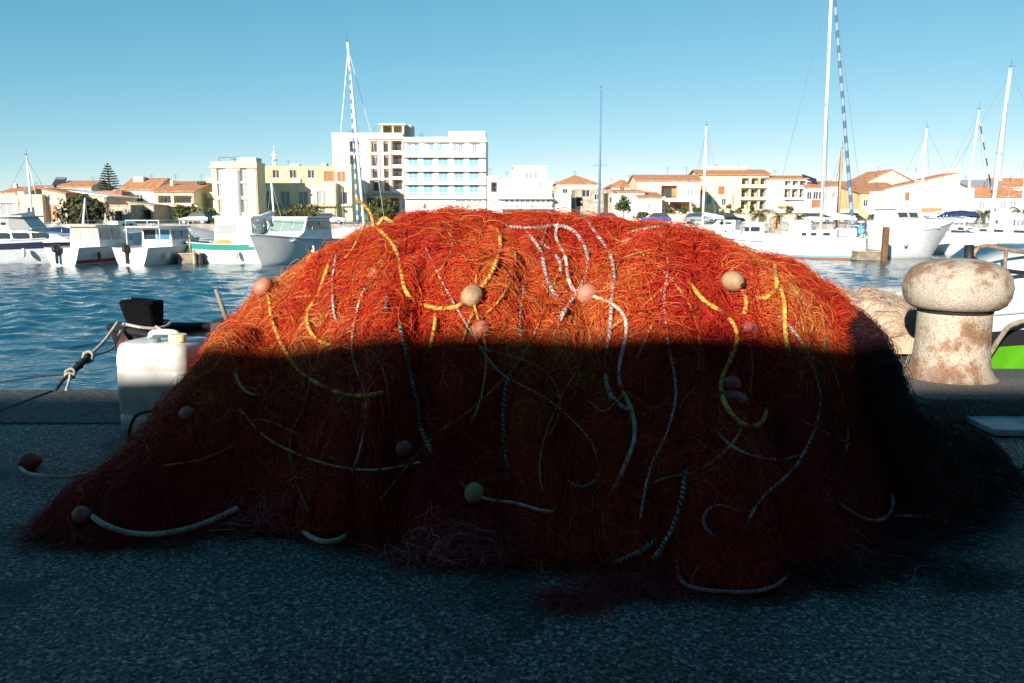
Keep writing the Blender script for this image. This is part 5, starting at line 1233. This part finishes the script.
# yellow tower with rounded corners
h = Bld('cream yellow tower block with two columns of tall slit windows', 213, 258, 165, 131, 4.5, PALEY, cat='building', name='apartment_block', group='large blocks on the harbour front'); 
for py in (175, 190, 206): h.win(222.5, py, 1.5, 2.1, 'grey', .35); h.win(245, py, 1.1, 2.1, 'grey', .35)
h.slab(212, 259, 166, .3, .35, CREAM, 'cornice'); h.done('flat', parapet=.5)
h.extra('roof_hut', GREYW, (h.X(237), h.X(256), 1.0, 4, h.H, h.H+1.25)); h.extra('roof_rail', IRON, (h.X(220), h.X(236), .5, .58, h.H+1.15, h.H+1.25), (h.X(220), h.X(220)+.08, .5, .58, h.H, h.H+1.15), (h.X(235), h.X(235)+.08, .5, .58, h.H, h.H+1.15))
mb = MB(); mb.lathe([(1.5, 0), (1.5, h.H-.9), (1.35, h.H-.7)], (h.X(233), .55, 0), 24); mb.build('bay', WHITE, h.t, smooth=True, angle=40)
for py in (208, 192, 177): h.extra('balcony', PALEY, (-1.1, -.01, .5, 3.5, h.Z(py)-.9, h.Z(py)))
h = Bld('long yellow building with a dark ground floor arcade and a row of white framed windows', 258.5, 336, 184, 142, 12, PALEY, cat='building', name='apartment_block', group='large blocks on the harbour front')
h.row((265, 285, 303, 322), 198, 1.7, 2.3, 'grey', .3); h.win(340, 198, 1.3, 2.2)
for a in (262, 274, 290, 306, 322): h.loggia(a, a+10, 217, 228, 3.0, False)
h.slab(258.5, 336, 204.5, .35, 1.0, mat('ledge_brown', (.40, .27, .15), .8), 'ledge'); h.done('flat', parapet=.2)
hh = Bld('yellow upper storey with small square windows set back above the long yellow building', 258.5, 336, 168, 146, 9, YELL, cat='building', name='upper_storey', group='large blocks on the harbour front', z0=h.H+.04)
hh.row((262, 277, 294, 312), 174, 1.2, 1.5, 'dark', .25); hh.win(330, 176, 1.8, 1.7, 'brown', .25); hh.done('flat', parapet=.3)
h = Bld('yellow corner house between the arcade and the tall hotel block', 336.5, 352, 166, 144, 10, PALEY, cat='building', name='apartment_block', group='large blocks on the harbour front'); h.win(344, 198, 1.3, 2.2); h.win(342, 176, 1.4, 1.6, 'brown'); h.slab(336.5, 352, 204.5, .3, .8, CREAM, 'ledge'); h.done('flat', parapet=.3)
# lattice antenna
ax_, ay_ = xat(268, 143, 165), 147; z1, z2 = zat(168, 147), zat(150, 147)
t = thing('antenna_mast', 'thin lattice antenna mast rising above the long yellow building', 'antenna', (ax_, ay_, z1-.3))
mb = MB()
for dx, dy in ((-.3, -.3), (.3, -.3), (.3, .3), (-.3, .3)): mb.rod((dx, dy, 0), (dx*.4, dy*.4, z2-z1), .06, 5)
for k in range(5): mb.bx(-.3, .3, -.3, .3, .5+k*.6, .57+k*.6)
mb.build('lattice', mat('galvanised', (.35, .36, .36), .5, metal=.5), t)
mb = MB(); mb.rod((0, 0, z2-z1), (0, 0, z2-z1+1.2), .05, 5); mb.lathe([(.5, -.1), (.5, .1)], (0, 0, (z2-z1)*.55), 12); mb.bx(-.5, .5, -.05, .05, z2-z1-.6, z2-z1-.45); mb.build('antenna', mat('galvanised', (.35, .36, .36), .5, metal=.5), t)
# tall block A
h = Bld('tall white block with brown recessed bays left of the blue shuttered hotel', 334, 404, 135, 160, 14, WHITE, BROWNP, cat='building', name='apartment_block', group='large blocks on the harbour front')
for k, (a, b_) in enumerate(((141, 152), (155, 166), (168.5, 178), (180, 191))):
    h.loggia(351, 361, a, b_, 1.3, True); h.loggia(373, 379, a, b_, .5, False); h.loggia(384.5, 390, a, b_, .5, False); h.loggia(393, 403.5, a-.5, b_-1.5, 1.6, True)
for px in (371.5, 380.5, 391.5): h.extra('pilaster', mat('pilaster_rose', (.60, .40, .32), .8), (h.X(px)-.14, h.X(px)+.14, -.22, -.003, h.Z(192), h.H-.4))
h.slab(350, 405, 193, .5, 1.2, STONE, 'ledge'); h.slab(349, 405, 136.5, .5, .4, mat('cornice_rose', (.62, .45, .36), .8), 'cornice')
for a in (354, 366, 378, 390): h.loggia(a, a+9, 198, 212, 2.5, False)
h.row((343,), 155, .6, .6); h.done('flat', parapet=.4)
x0, x1 = h.X(382), h.X(405); r_ = MB(); z = h.H
r_.bx(x0, x0+.4, 0.6, 6, z, z+1.9); r_.bx(x1-.4, x1, .6, 6, z, z+1.9); r_.bx(x0+.4, x1-.4, 4, 4.3, z, z+1.9); r_.bx(x0-.4, x1+.4, .3, 6.3, z+1.9, z+2.25); r_.bx(x0+2.2, x0+2.5, .7, 1, z, z+1.9); r_.build('roof_terrace', CREAM, h.t)
h.extra('stair_tower', GREYW, (h.X(405.5)-.02, h.X(411), 3, 8, z, z+2.3))
# hotel B
h = Bld('white hotel with rows of pale blue shuttered windows and long balconies', 405, 486, 139, 158, 14, WHITE, cat='building', name='hotel', group='large blocks on the harbour front')
for px in (410, 418, 432, 440, 455, 461, 475): h.win(px, 148.5, .9, 2.0, 'blue', .15)
for py in (162.5, 176.5, 190.5):
    for px in (413.5, 428.5, 443.5, 459, 474): h.win(px, py-.6, 1.9, 2.1, 'blue', .15)
for py in (156.5, 170.5, 183.8, 197.5): h.slab(404.8, 486.2, py, .22, 1.0, WHITE, 'balcony', railing=TRIM)
h.slab(404.5, 487, 140.5, .35, .6, TRIM, 'cornice')
for px in (414, 430, 445, 460, 475):
    for py in (142.5, 157.5, 171.5, 185): h.extra('awning_box', SHBR, (h.X(px)-.9, h.X(px)+.9, -.18, -.004, h.Z(py)-.28, h.Z(py)-.08))
h.row((458, 463, 469, 475, 480), 204, .9, 1.6, 'grey'); h.win(425, 206, .7, 1.2, 'dark'); h.slab(405, 487, 211.5, .2, .3, mat('ledge_rose', (.55, .35, .28), .8), 'ledge'); h.done('flat', parapet=.35)
h.extra('roof_storey', WHITE, (h.X(449), h.X(485.5), .3, 8, h.H+.04, h.Z(131)))
# white stepped building C
h = Bld('stepped white building with a central raised block and a long row of terrace windows', 497, 552, 181, 150, 12, WHITE, cat='building', name='stepped_building', group='large blocks on the harbour front')
for k in range(9): h.win(507+k*5.2, 203, .65, 1.8, 'grey', .25)
h.win(541, 189, .5, 2.4, 'grey', .3); h.slab(497, 553, 198, .2, 1.2, WHITE, 'balcony'); h.slab(500, 553, 208, .2, 1.6, WHITE, 'balcony', railing=TRIM); h.done('flat', parapet=.3)
h.extra('raised_block', WHITE, (h.X(513), h.X(547), 1.5, 9, h.H+.04, h.Z(166.5))); h.extra('raised_window', SHG, (h.X(525), h.X(528), 1.42, 1.49, h.Z(178), h.Z(172)), (h.X(529.5), h.X(532.5), 1.42, 1.49, h.Z(178), h.Z(172)), (h.X(534), h.X(537), 1.42, 1.49, h.Z(178), h.Z(172)))
h.extra('raised_roof', mat('roof_edge_tan', (.60, .45, .34), .8), (h.X(512), h.X(548), 1.3, 9.2, h.Z(166.5)+.002, h.Z(166.5)+.25))
h = Bld('low white wing with a brown shaded bay between the hotel and the stepped building', 487, 499, 178, 153, 9, WHITE, BROWNP, name='annex', cat='building'); h.loggia(491, 498.5, 182, 192, 1.5, True); h.row((489, 494), 203, .9, 1.5, 'grey'); h.done('flat')
h = Bld('white right wing with narrow windows under the tan roofed house', 552.5, 571, 195, 151, 9, WHITE, name='annex', cat='building'); h.row((556, 561, 566), 203, .8, 1.6, 'grey'); h.win(557, 189, .6, 1.4); h.done('flat')
# houses in the middle
h = Bld('cream house with a shallow hipped terracotta roof behind the white stepped building', 556, 597, 184, 172, 11, CREAM); h.row((565, 580, 590), 192, 1.2, 1.4); h.done('hip', rise=2.0); h.chimney(592, 2.0, .6)
h = Bld('rough beige stone house with dark openings left of the blue lamp post', 575, 604, 190, 155, 9, STONE); h.win(586, 193, 1.5, 1.6, 'dark', .4); h.loggia(571+5, 583, 197, 206, 2.0, False); h.win(597, 197, 1.1, 1.2); h.done('flat', parapet=.15)
h = Bld('pale stone house to the right of the blue lamp post', 603, 620, 194, 157, 8, STONE); h.win(612, 200, 1.1, 1.3); h.done('flat', parapet=.15)
h = Bld('beige house with a hipped terracotta roof left of the round tree', 611, 636, 187, 168, 9, BEIGE); h.win(622, 190, 1.0, 1.1); h.done('hip', rise=1.6)
h = Bld('white house with a thin red roof line behind the round tree', 617, 645, 192.5, 150, 8, WHITE); h.row((630, 638), 200, .9, 1.2, 'grey'); h.done('mono_f', rise=.6)
h = Bld('small white house with an orange tiled lean-to', 640, 662, 198, 147, 7, WHITE); h.win(650, 206, .9, 1.2, 'grey'); h.done('mono_f', rise=1.1)
h = Bld('large pale house with an orange recessed bay and a tan ground floor', 637, 700, 181, 158, 11, CREAM, ORANGE); h.loggia(661, 677, 185.5, 198, 1.5, True); h.row((649, 690), 192, 1.1, 1.4, 'grey'); h.loggia(668, 692, 203, 211, 1.2, False); h.done('gable', rise=1.3)
h.extra('canopy', TRIM, (h.X(665), h.X(690), -2.5, -.01, h.Z(201)-.15, h.Z(201))); h.extra('canopy_post', TRIM, (h.X(667)-.1, h.X(667)+.1, -2.4, -2.2, 0, h.Z(201)-.16), (h.X(688)-.1, h.X(688)+.1, -2.4, -2.2, 0, h.Z(201)-.16))
# cream apartments
h = Bld('cream apartment house with orange shuttered windows and stacked balconies', 700, 768, 175, 172, 12, PALEY, BEIGE, cat='building', name='apartment_block', group='large blocks on the harbour front')
for px in (698+4, 708, 721): h.win(px, 190, 1.4, 1.6, 'brown')
h.row((709, 716), 200, 1.1, 2.0, 'grey'); h.win(724, 202, 1.0, 1.5)
for a, b_ in ((178, 184.5), (188.5, 197), (200.5, 209)):
    for x in (741, 750.5, 759.5): h.loggia(x, x+7.5, a, b_, 1.6, True)
h.slab(739, 768, 186.5, .3, .9, WHITE); h.slab(739, 768, 198.5, .3, .9, WHITE); h.win(733, 200, .5, 3, 'dark'); h.done('gable', rise=1.3, over=.5)
h.extra('roof_storey', CREAM, (h.X(711), h.X(752), 5.5, 10, h.H, h.H+2.2))
h = Bld('plain white block with balconies beside the cream apartments', 768.5, 806, 179, 170, 11, WHITE, BEIGE, cat='building', name='apartment_block', group='large blocks on the harbour front')
for a, b_ in ((180.5, 185.5), (189, 197.5)):
    for x in (784, 791.5, 799): h.loggia(x, x+6, a, b_, 1.3, True)
h.win(777, 194, .5, .5, 'blue'); h.slab(783, 806, 198.5, .25, 1.0, WHITE); h.slab(768.5, 806, 187.5, .25, .5, WHITE); h.done('gable', rise=.8); h.extra('awning', AWN, (h.X(778), h.X(792), -2, -.01, h.Z(206)-.3, h.Z(206)))
h = Bld('long low restaurant with a flat terracotta edged roof behind the palms', 775, 858, 211, 148, 10, BEIGE, BROWNP, name='restaurant', cat='building', group=None)
for a in range(785, 852, 10): h.loggia(a, a+8, 214, 223, 2.4, False)
h.slab(773, 860, 211, .35, 2.5, GREYW, 'canopy'); h.done('flat', parapet=.4)
h = Bld('white house with dark paired windows left of the yacht mast', 806.5, 827, 188, 168, 9, WHITE); h.row((809, 815.5, 821), 195.5, 1.1, 1.6); h.win(816, 204, 1.8, 1.8, 'brown'); h.done('gable', rise=1.2)
mb = MB(); mb.box((1.5, 3, h.H+2.0), (3.2, 2.2, .12), rx=R(30), ry=R(18)); mb.bx(.4, .6, 2.9, 3.1, h.H, h.H+1.9); mb.bx(2.4, 2.6, 2.9, 3.1, h.H, h.H+1.6); mb.build('solar_panel', mat('solar_panel', (.03, .035, .05), .3), h.t)
h = Bld('white house with a long terracotta roof behind the yacht mast', 827.5, 866, 186, 166, 9, WHITE); h.row((833, 848, 858), 194, 1.0, 1.5, 'grey'); h.row((840, 852), 205, 1.0, 1.5); h.done('gable', rise=1.0)
h = Bld('yellow house with two tiers of terracotta roof left of the big white hall', 860, 896, 193, 150, 9, YELL); h.row((866, 876, 886), 203, .9, 1.3); h.loggia(878, 886, 211, 220, .6, False); h.done('mono_f', rise=1.7, over=.5); 
h2 = Bld('small upper house with a terracotta roof above the yellow house', 866, 892, 186.5, 164, 8, CREAM, ORANGE); h2.loggia(872, 888, 187, 191, 1.2, False); h2.done('gable', rise=.8)
h = Bld('cream house with a low terracotta gable rising behind the big white hall', 866, 912, 182, 178, 12, CREAM); h.done('gable_front', rise=2.6)
h = Bld('big plain white hall with a tiled roof sloping up to the right', 884, 954, 190, 120, 5, WHITE, cat='building', name='hall', group=None); h.win(907, 196, .7, 1.1, 'brown'); h.done('mono_r', rise=2.4, over=.1)
h.extra('end_wall', WHITE, (h.W+.12, h.W+.5, -.3, 5.2, 0, h.H+3.2)); h.extra('low_wing', WHITE, (h.W+.52, h.W+3.2, .5, 4.5, 0, h.H+.3))
h.extra('awning', AWN, (h.X(902), h.X(936), -2.0, -.01, h.Z(212)-.3, h.Z(208)))
h = Bld('white building with a terracotta hipped roof at far right', 966, 1034, 197, 122, 7, WHITE); h.row((983, 1004, 1014), 205, 1.0, 1.3, 'grey'); h.done('hip', rise=1.7, over=.4)
h = Bld('far white house with a grey blue roof light at right', 968, 1002, 187, 160, 9, CREAM); h.done('gable', rise=1.4, rm=mat('slate_grey', (.28, .30, .34), .7)); 
h = Bld('far white house with a brown roof and chimney at the right edge', 1000, 1040, 188, 165, 9, WHITE); h.row((1012, 1022), 193, 1.0, 1.2); h.done('gable', rise=2.0); h.chimney(1007, 2.6, .9)

# ---- trees, palms, shrubs
def leaf_mat(name, c1, c2):
    m = bpy.data.materials.new(name); m.use_nodes = True; N, L = nt(m); b = N['Principled BSDF']; b.inputs['Roughness'].default_value = .65; b.inputs['Specular IOR Level'].default_value = .2
    tc = N.new('ShaderNodeTexCoord'); n = N.new('ShaderNodeTexNoise'); n.inputs['Scale'].default_value = 1.3; n.inputs['Detail'].default_value = 5; L.new(tc.outputs['Object'], n.inputs['Vector'])
    r = N.new('ShaderNodeValToRGB'); r.color_ramp.elements[0].position = .35; r.color_ramp.elements[0].color = (*c1, 1); r.color_ramp.elements[1].position = .65; r.color_ramp.elements[1].color = (*c2, 1)
    L.new(n.outputs['Fac'], r.inputs['Fac']); L.new(r.outputs['Color'], b.inputs['Base Color']); return m
LEAF = leaf_mat('leaf_olive', (.045, .055, .02), (.12, .12, .045)); LEAFD = leaf_mat('leaf_dark', (.03, .035, .015), (.09, .08, .03)); LEAFP = leaf_mat('leaf_palm', (.05, .065, .02), (.14, .14, .05)); LEAFC = leaf_mat('leaf_conifer', (.012, .03, .025), (.03, .055, .04)); LEAFG = leaf_mat('leaf_green', (.03, .06, .015), (.08, .12, .03))
BARK = mat('bark', (.14, .10, .07), .9, var=.4, vscale=5)
def leaves(mb, c, rad, n, size, g):
    c = np.array(c); rad = np.array(rad)
    cl = g.normal(0, .55, (max(3, n//45), 3)); cl /= np.maximum(1, np.linalg.norm(cl, axis=1))[:, None]
    for i in range(n):
        q = cl[g.integers(len(cl))]+g.normal(0, .20, 3); q = c+q*rad
        a = g.normal(size=3); a /= np.linalg.norm(a); b_ = np.cross(a, g.normal(size=3)); b_ /= np.linalg.norm(b_); s = size*g.uniform(.6, 1.4)
        mb.add([q-a*s, q+b_*s*.45, q+a*s, q-b_*s*.45], [(0, 1, 2, 3)])
def tree(label, px, Y, py_top, py_bot, wpx, m, n=500, size=.28, name='tree', trunk=.12):
    g = np.random.default_rng(int(px*7+Y)); x = xat(px, Y, 215); zt = zat(py_top, Y); zb = max(0, zat(py_bot, Y)) if py_bot else 0.0
    t = thing(name, label, 'tree', (x, Y, 0), 0, 'trees of the harbour front'); hw = wpx/796*Y/2
    hz = (zt-zb)
    mb = MB(); mb.tube([(0, 0, 0), (.05, 0, zb+hz*.25), (-.05, .05, zb+hz*.6)], [trunk, trunk*.8, trunk*.4], 7)
    for k in range(4): a = k*1.6; mb.tube([(0.02, 0, zb+hz*.15), (hw*.3*math.cos(a), hw*.3*math.sin(a), zb+hz*.4), (hw*.55*math.cos(a), hw*.55*math.sin(a), zb+hz*.65)], [trunk*.5, trunk*.3, trunk*.15], 5)
    mb.build('trunk', BARK, t, smooth=True)
    mb = MB(); leaves(mb, (0, 0, zb+hz*.52), (hw, hw*.8, hz*.5), n, size, g); mb.build('crown', m, t)
    return t
tree('large dark olive bushy tree in front of the white canopy roof', 84, 112, 199, 226, 44, LEAFD, 1500, .35, trunk=.25)
tree('pale green street tree left of the yellow tower block', 187, 115, 207, 226, 30, LEAF, 700, .28)
tree('dusty green tree right of the pale yellow house', 208, 117, 211, 228, 18, LEAFG, 400, .26)
tree('bushy tree before the arcade near its left end', 280, 118, 208, 226, 26, LEAF, 600, .28)
tree('wide bushy tree before the middle of the arcade', 312, 118, 207, 226, 36, LEAF, 800, .28)
tree('olive street tree in front of the tall white block', 380, 120, 200, 224, 26, LEAF, 650, .28)
tree('olive street tree at the foot of the blue shuttered hotel', 396, 121, 203, 224, 18, LEAF, 450, .28)
tree('round dark green tree beside the white house with the thin red roof line', 623, 140, 197, 211, 15, LEAFG, 520, .3)
tree('small bright green tree on the promenade left of the tan canopy', 641, 120, 212, 222, 14, LEAFG, 300, .25)
tree('olive tree with a leaning trunk near the right crest of the net', 711, 100, 222, 232, 15, LEAF, 350, .22)
# norfolk pine
Yp = 130; x = xat(109.5, Yp, 190); zt = zat(163.5, Yp); zb = zat(196, Yp)
t = thing('norfolk_pine', 'tall tiered conifer standing above the brick red house', 'tree', (x, Yp+9, 0), 0, 'trees of the harbour front'); s_ = (Yp+9)/Yp
t.location.x = xat(109.5, Yp+9, 190); zt = zat(163.5, Yp+9); zb = zat(196, Yp+9)
mb = MB(); mb.tube([(0, 0, 0), (0, 0, zt*.6), (0, 0, zt)], [.28, .18, .03], 8); mb.build('trunk', BARK, t, smooth=True)
mb = MB(); g = np.random.default_rng(4); nT = 13; R0 = 12.5/796*Yp*1.02
for k in range(nT):
    u = k/(nT-1); z = zb+.3+(zt-zb-.4)*u; rr = R0*(1-u)**.75+.1
    for j in range(9):
        a = 2*math.pi*j/9+k*.37+g.normal(0, .08); rr_ = rr*g.uniform(.85, 1.08)
        d = np.array([math.cos(a), math.sin(a), 0]); nn = np.array([-d[1], d[0], 0]); prev = np.array([0, 0, z])
        for q in range(9):
            f = (q+1)/9; c = np.array([0, 0, z])+d*rr_*f+np.array([0, 0, .35*f*f*rr_*.3+.02]); wd = .17*(1-f*.6)
            mb.add([c-nn*wd+[0, 0, -.03], c+d*.14, c+nn*wd+[0, 0, -.03], c-d*.16+[0, 0, .05]], [(0, 1, 2, 3)]); mb.add([c+[0, 0, -.13], c+d*.16, c+[0, 0, .12], c-d*.16], [(0, 1, 2, 3)])
            prev = c
mb.build('crown', LEAFC, t)
def palm(label, px, Y, py_top, spread, py_bot=None, m=None, name='palm_tree'):
    g = np.random.default_rng(int(px)); x = xat(px, Y, 215); zt = zat(py_top, Y); sp = spread/796*Y/2
    t = thing(name, label, 'palm tree', (x, Y, 0), 0, 'palms on the promenade'); hb = max(.6, zt-sp*.55)
    mb = MB(); mb.tube([(0, 0, 0), (.04, 0, hb*.5), (0, 0, hb)], [.22, .17, .19], 8); mb.build('trunk', BARK, t, smooth=True)
    mb = MB()
    for k in range(26):
        a = g.uniform(0, 6.28); el = g.uniform(-.3, 1.25); Ls = sp*g.uniform(.9, 1.25); d = np.array([math.cos(a), math.sin(a), 0]); nn = np.array([-d[1], d[0], 0]); p = np.array([0, 0, hb]); e = el
        for q in range(9):
            v = d*math.cos(e)+np.array([0, 0, math.sin(e)]); p2 = p+v*Ls/9; e -= .20
            for sg in (1, -1):
                tip = (p+p2)/2+sg*nn*Ls*.20*math.sin(math.pi*(q+1)/10.5)+np.array([0, 0, -.08*Ls])
                mb.add([p, p2, tip], [(0, 1, 2)])
            p = p2
    mb.build('crown', m or LEAFP, t)
palm('palm with a lush crown behind the upright wheelhouse boat', 760, 98, 207.5, 24)
palm('shorter palm just right of the lush crowned palm', 779, 99, 212, 18)
palm('small palm by the restaurant left of the tall yacht mast', 799, 100, 213, 16)
palm('bushy palm behind the thick leaning mast at right', 984, 98, 207, 26)
palm('palm cut by the right edge of the picture', 1021, 98, 206, 24)
palm('small dry palm under the boom of the yacht', 872, 100, 212, 14)
# shrubs on the promenade wall
wy = 112; t = thing('promenade_wall', 'pale stone retaining wall with pinkish render along the promenade on the right', 'wall', (xat(650, wy), wy, 0))
x1 = xat(812, wy)-xat(650, wy); mb = MB(); mb.bx(0, x1, 0, .5, 0, 1.25); mb.build('wall', mat('wall_render', (.60, .50, .42), .9, var=.25, vscale=.8), t); mb = MB(); mb.bx(-.1, x1+.1, -.1, .6, 1.252, 1.36); mb.build('coping', STONE, t)
for i, (px, w_, top, lab) in enumerate([(668, 8, 207, 'small shrub at the foot of the tan canopy'), (686, 12, 209, 'bright green shrub on the promenade wall left of the plain mast'), (699, 10, 208, 'leafy green shrub touching the plain white mast'), (718, 10, 210, 'olive shrub on the wall right of the plain white mast'), (729, 8, 209.5, 'brownish shrub on the wall below the cream apartments'), (740, 10, 210, 'low shrub on the wall below the stacked balconies'), (752, 9, 208, 'green shrub on the wall left of the lush palm'), (790, 10, 205, 'red-brown flowering shrub on the terrace right of the white block')]):
    Yq = wy+1.5; zt = zat(top, Yq); t = thing('shrub', lab, 'shrub', (xat(px, Yq), Yq, 0), 0, 'shrubs along the promenade wall'); g = np.random.default_rng(i); hw = w_/796*Yq/2
    mb = MB(); leaves(mb, (0, 0, (zt+.9)/2+.2), (hw, hw, max(.5, (zt-.4)/2)), 260, .2, g); mb.build('foliage', LEAFG if i in (1, 2, 6) else LEAF, t); mb = MB(); mb.rod((0, 0, 0), (0, 0, 1.4), .06, 6); mb.build('stem', BARK, t)
# ---- lamp posts
def lamp(label, px, Y, py_top, heads=2, m=None, r=.11):
    zt = zat(py_top, Y); t = thing('lamp_post', label, 'lamp post', (xat(px, Y, 215), Y, 0), 0, 'lamp posts on the harbour front')
    mb = MB(); mb.tube([(0, 0, 0), (0, 0, zt*.5), (0, 0, zt)], [r, r*.75, r*.45], 10); mb.build('pole', m, t, smooth=True)
    return t, zt
LAMPB = mat('lamp_blue_grey', (.10, .19, .30), .5)
t, zt = lamp('tall slender blue-grey mast with a small crossarm right of the white stepped building', 599, 98, 90, 2, LAMPB, .17)
zc = zat(165, 98); mb = MB(); mb.rod((-.75, 0, zc), (.75, 0, zc), .035, 6); mb.build('crossarm', LAMPB, t)
for sg in (-1, 1):
    mb = MB(); mb.box((sg*.75, -.05, zc-.06), (.34, .25, .14), bev=.03); mb.build('floodlight', mat('lamp_housing', (.3, .31, .32), .4), t)
mb = MB(); mb.rod((0, 0, zt), (0, 0, zt+.5), .02, 5); mb.bx(-.2, .2, -.02, .02, zt+.3, zt+.36); mb.build('wind_vane', IRON, t)
for px, Y, top, lab in ((504, 98, 197, 'street lamp before the white stepped building'), (50, 99, 196, 'street lamp by the beige house at left'), (335, 99, 206, 'short street lamp before the yellow corner house'), (794, 97, 208, 'pale street lamp between the two shorter palms'), (664, 100, 199, 'street lamp left of the tan canopy')):
    t, zt = lamp(lab, px, Y, top, 1, mat('lamp_pale', (.5, .48, .44), .5) if px in (794,) else IRON, .06)
    mb = MB(); mb.ell((0, 0, zt+.12), (.2, .2, .22), 12, 8); mb.build('lamp_head', TRIM, t, smooth=True)
# ---- parked cars
def car(label, px, Y, rz, col, group='cars parked on the promenade'):
    t = thing('parked_car', label, 'car', (xat(px, Y, 222), Y, .0), R(rz), group)
    mb = MB(); secs = []
    prof = [(-2.0, .45, .55), (-1.95, .35, .85), (-1.2, .3, .95), (.7, .3, .92), (1.7, .32, .80), (2.0, .42, .6)]
    secs = [[(x, .82*sx, z) for sx, z in ((-1, z0), (-1.0, (z0+z1)/2), (-.93, z1), (.93, z1), (1.0, (z0+z1)/2), (1, z0))] for x, z0, z1 in prof]
    mb.loft(secs, closed=True); mb.build('body', col, t, smooth=True, angle=40)
    cabin(t, [(-1.85, .86), (.95, .86), (.25, 1.42), (-1.3, 1.42)], .76, .82, WGL, 'window')
    mb = MB(); mb.bx(-1.25, .2, -.60, .60, 1.425, 1.46); mb.build('roof', col, t)
    for x in (-1.25, 1.25):
        for sg in (1, -1):
            w_ = MB(); w_.tube([(x, sg*.68, .31), (x, sg*.84, .31)], .31, 16); wo = w_.build('wheel', BLK, t, smooth=True, angle=40); r2 = MB(); r2.tube([(x, sg*.842, .31), (x, sg*.855, .31)], .19, 12); r2.build('rim', STEEL, wo)
    for sg in (1, -1):
        q = MB(); q.box((1.93, sg*.6, .66), (.12, .28, .12)); q.build('headlight', mat('lamp_lens', (.7, .7, .68), .15), t)
for a in [('black parked car on the road below the cream apartments', 728, 104, 5, mat('car_black', (.015, .015, .017), .25)), ('silver parked car half hidden by the motorboats left of the black car', 700, 105, 3, mat('car_silver', (.45, .46, .47), .3, metal=.5)), ('dark grey car parked near the pale street tree', 196, 105, 175, mat('car_grey', (.08, .085, .09), .3)), ('white car parked before the arcade', 330, 105, 4, mat('car_white', (.75, .75, .74), .3)), ('white van-like car parked beside the restaurant', 815, 106, 0, mat('car_white', (.75, .75, .74), .3)), ('red car parked left of the round green tree', 610, 105, 2, mat('car_red', (.35, .03, .025), .3)), ('blue car parked behind the right crest of the net', 655, 104, 176, mat('car_blue', (.04, .08, .25), .3))]: car(*a)

# back rows of town houses that close the gaps between the nearer ones
bg_ = random.Random(5); cols = [('white', WHITE), ('cream', CREAM), ('beige', BEIGE), ('pale yellow', PALEY), ('grey', GREYW), ('tan', TANW)]
spec = [(-30, 6, 195), (26, 48, 191), (44, 66, 190), (90, 104, 194), (114, 128, 196), (150, 162, 190), (193, 214, 192), (486, 500, 190), (553, 572, 191), (590, 607, 194), (604, 622, 190), (632, 648, 191), (648, 668, 188), (690, 706, 187), (764, 784, 186), (800, 812, 189), (824, 842, 188), (846, 870, 189), (952, 972, 193), (990, 1012, 191)]
for i, (a, b_, top) in enumerate(spec):
    nm, wm = cols[i % 6]; near = ['far left edge', 'low cream house', 'beige house', 'conifer', 'white gabled house', 'pale yellow house', 'yellow tower block', 'hotel corner', 'stepped building', 'lamp post', 'beige hipped house', 'round tree', 'orange bay house', 'plain white mast', 'balcony block', 'paired window house', 'yacht mast', 'yellow tiered house', 'white hall end wall', 'leaning white mast'][i]
    h = Bld('small %s back street house glimpsed behind the %s' % (nm, near), a, b_, top, 205+bg_.uniform(-10, 14), 10, wm); n_ = max(1, int((b_-a)/7))
    h.row([a+(k+.5)*(b_-a)/n_ for k in range(n_)], top+5, 1.2, 1.5, bg_.choice(['dark', 'brown', 'grey'])); h.row([a+(k+.5)*(b_-a)/n_ for k in range(n_)], top+16, 1.2, 1.5, 'dark'); h.done(bg_.choice(['gable', 'hip', 'flat', 'gable']), rise=1.5)
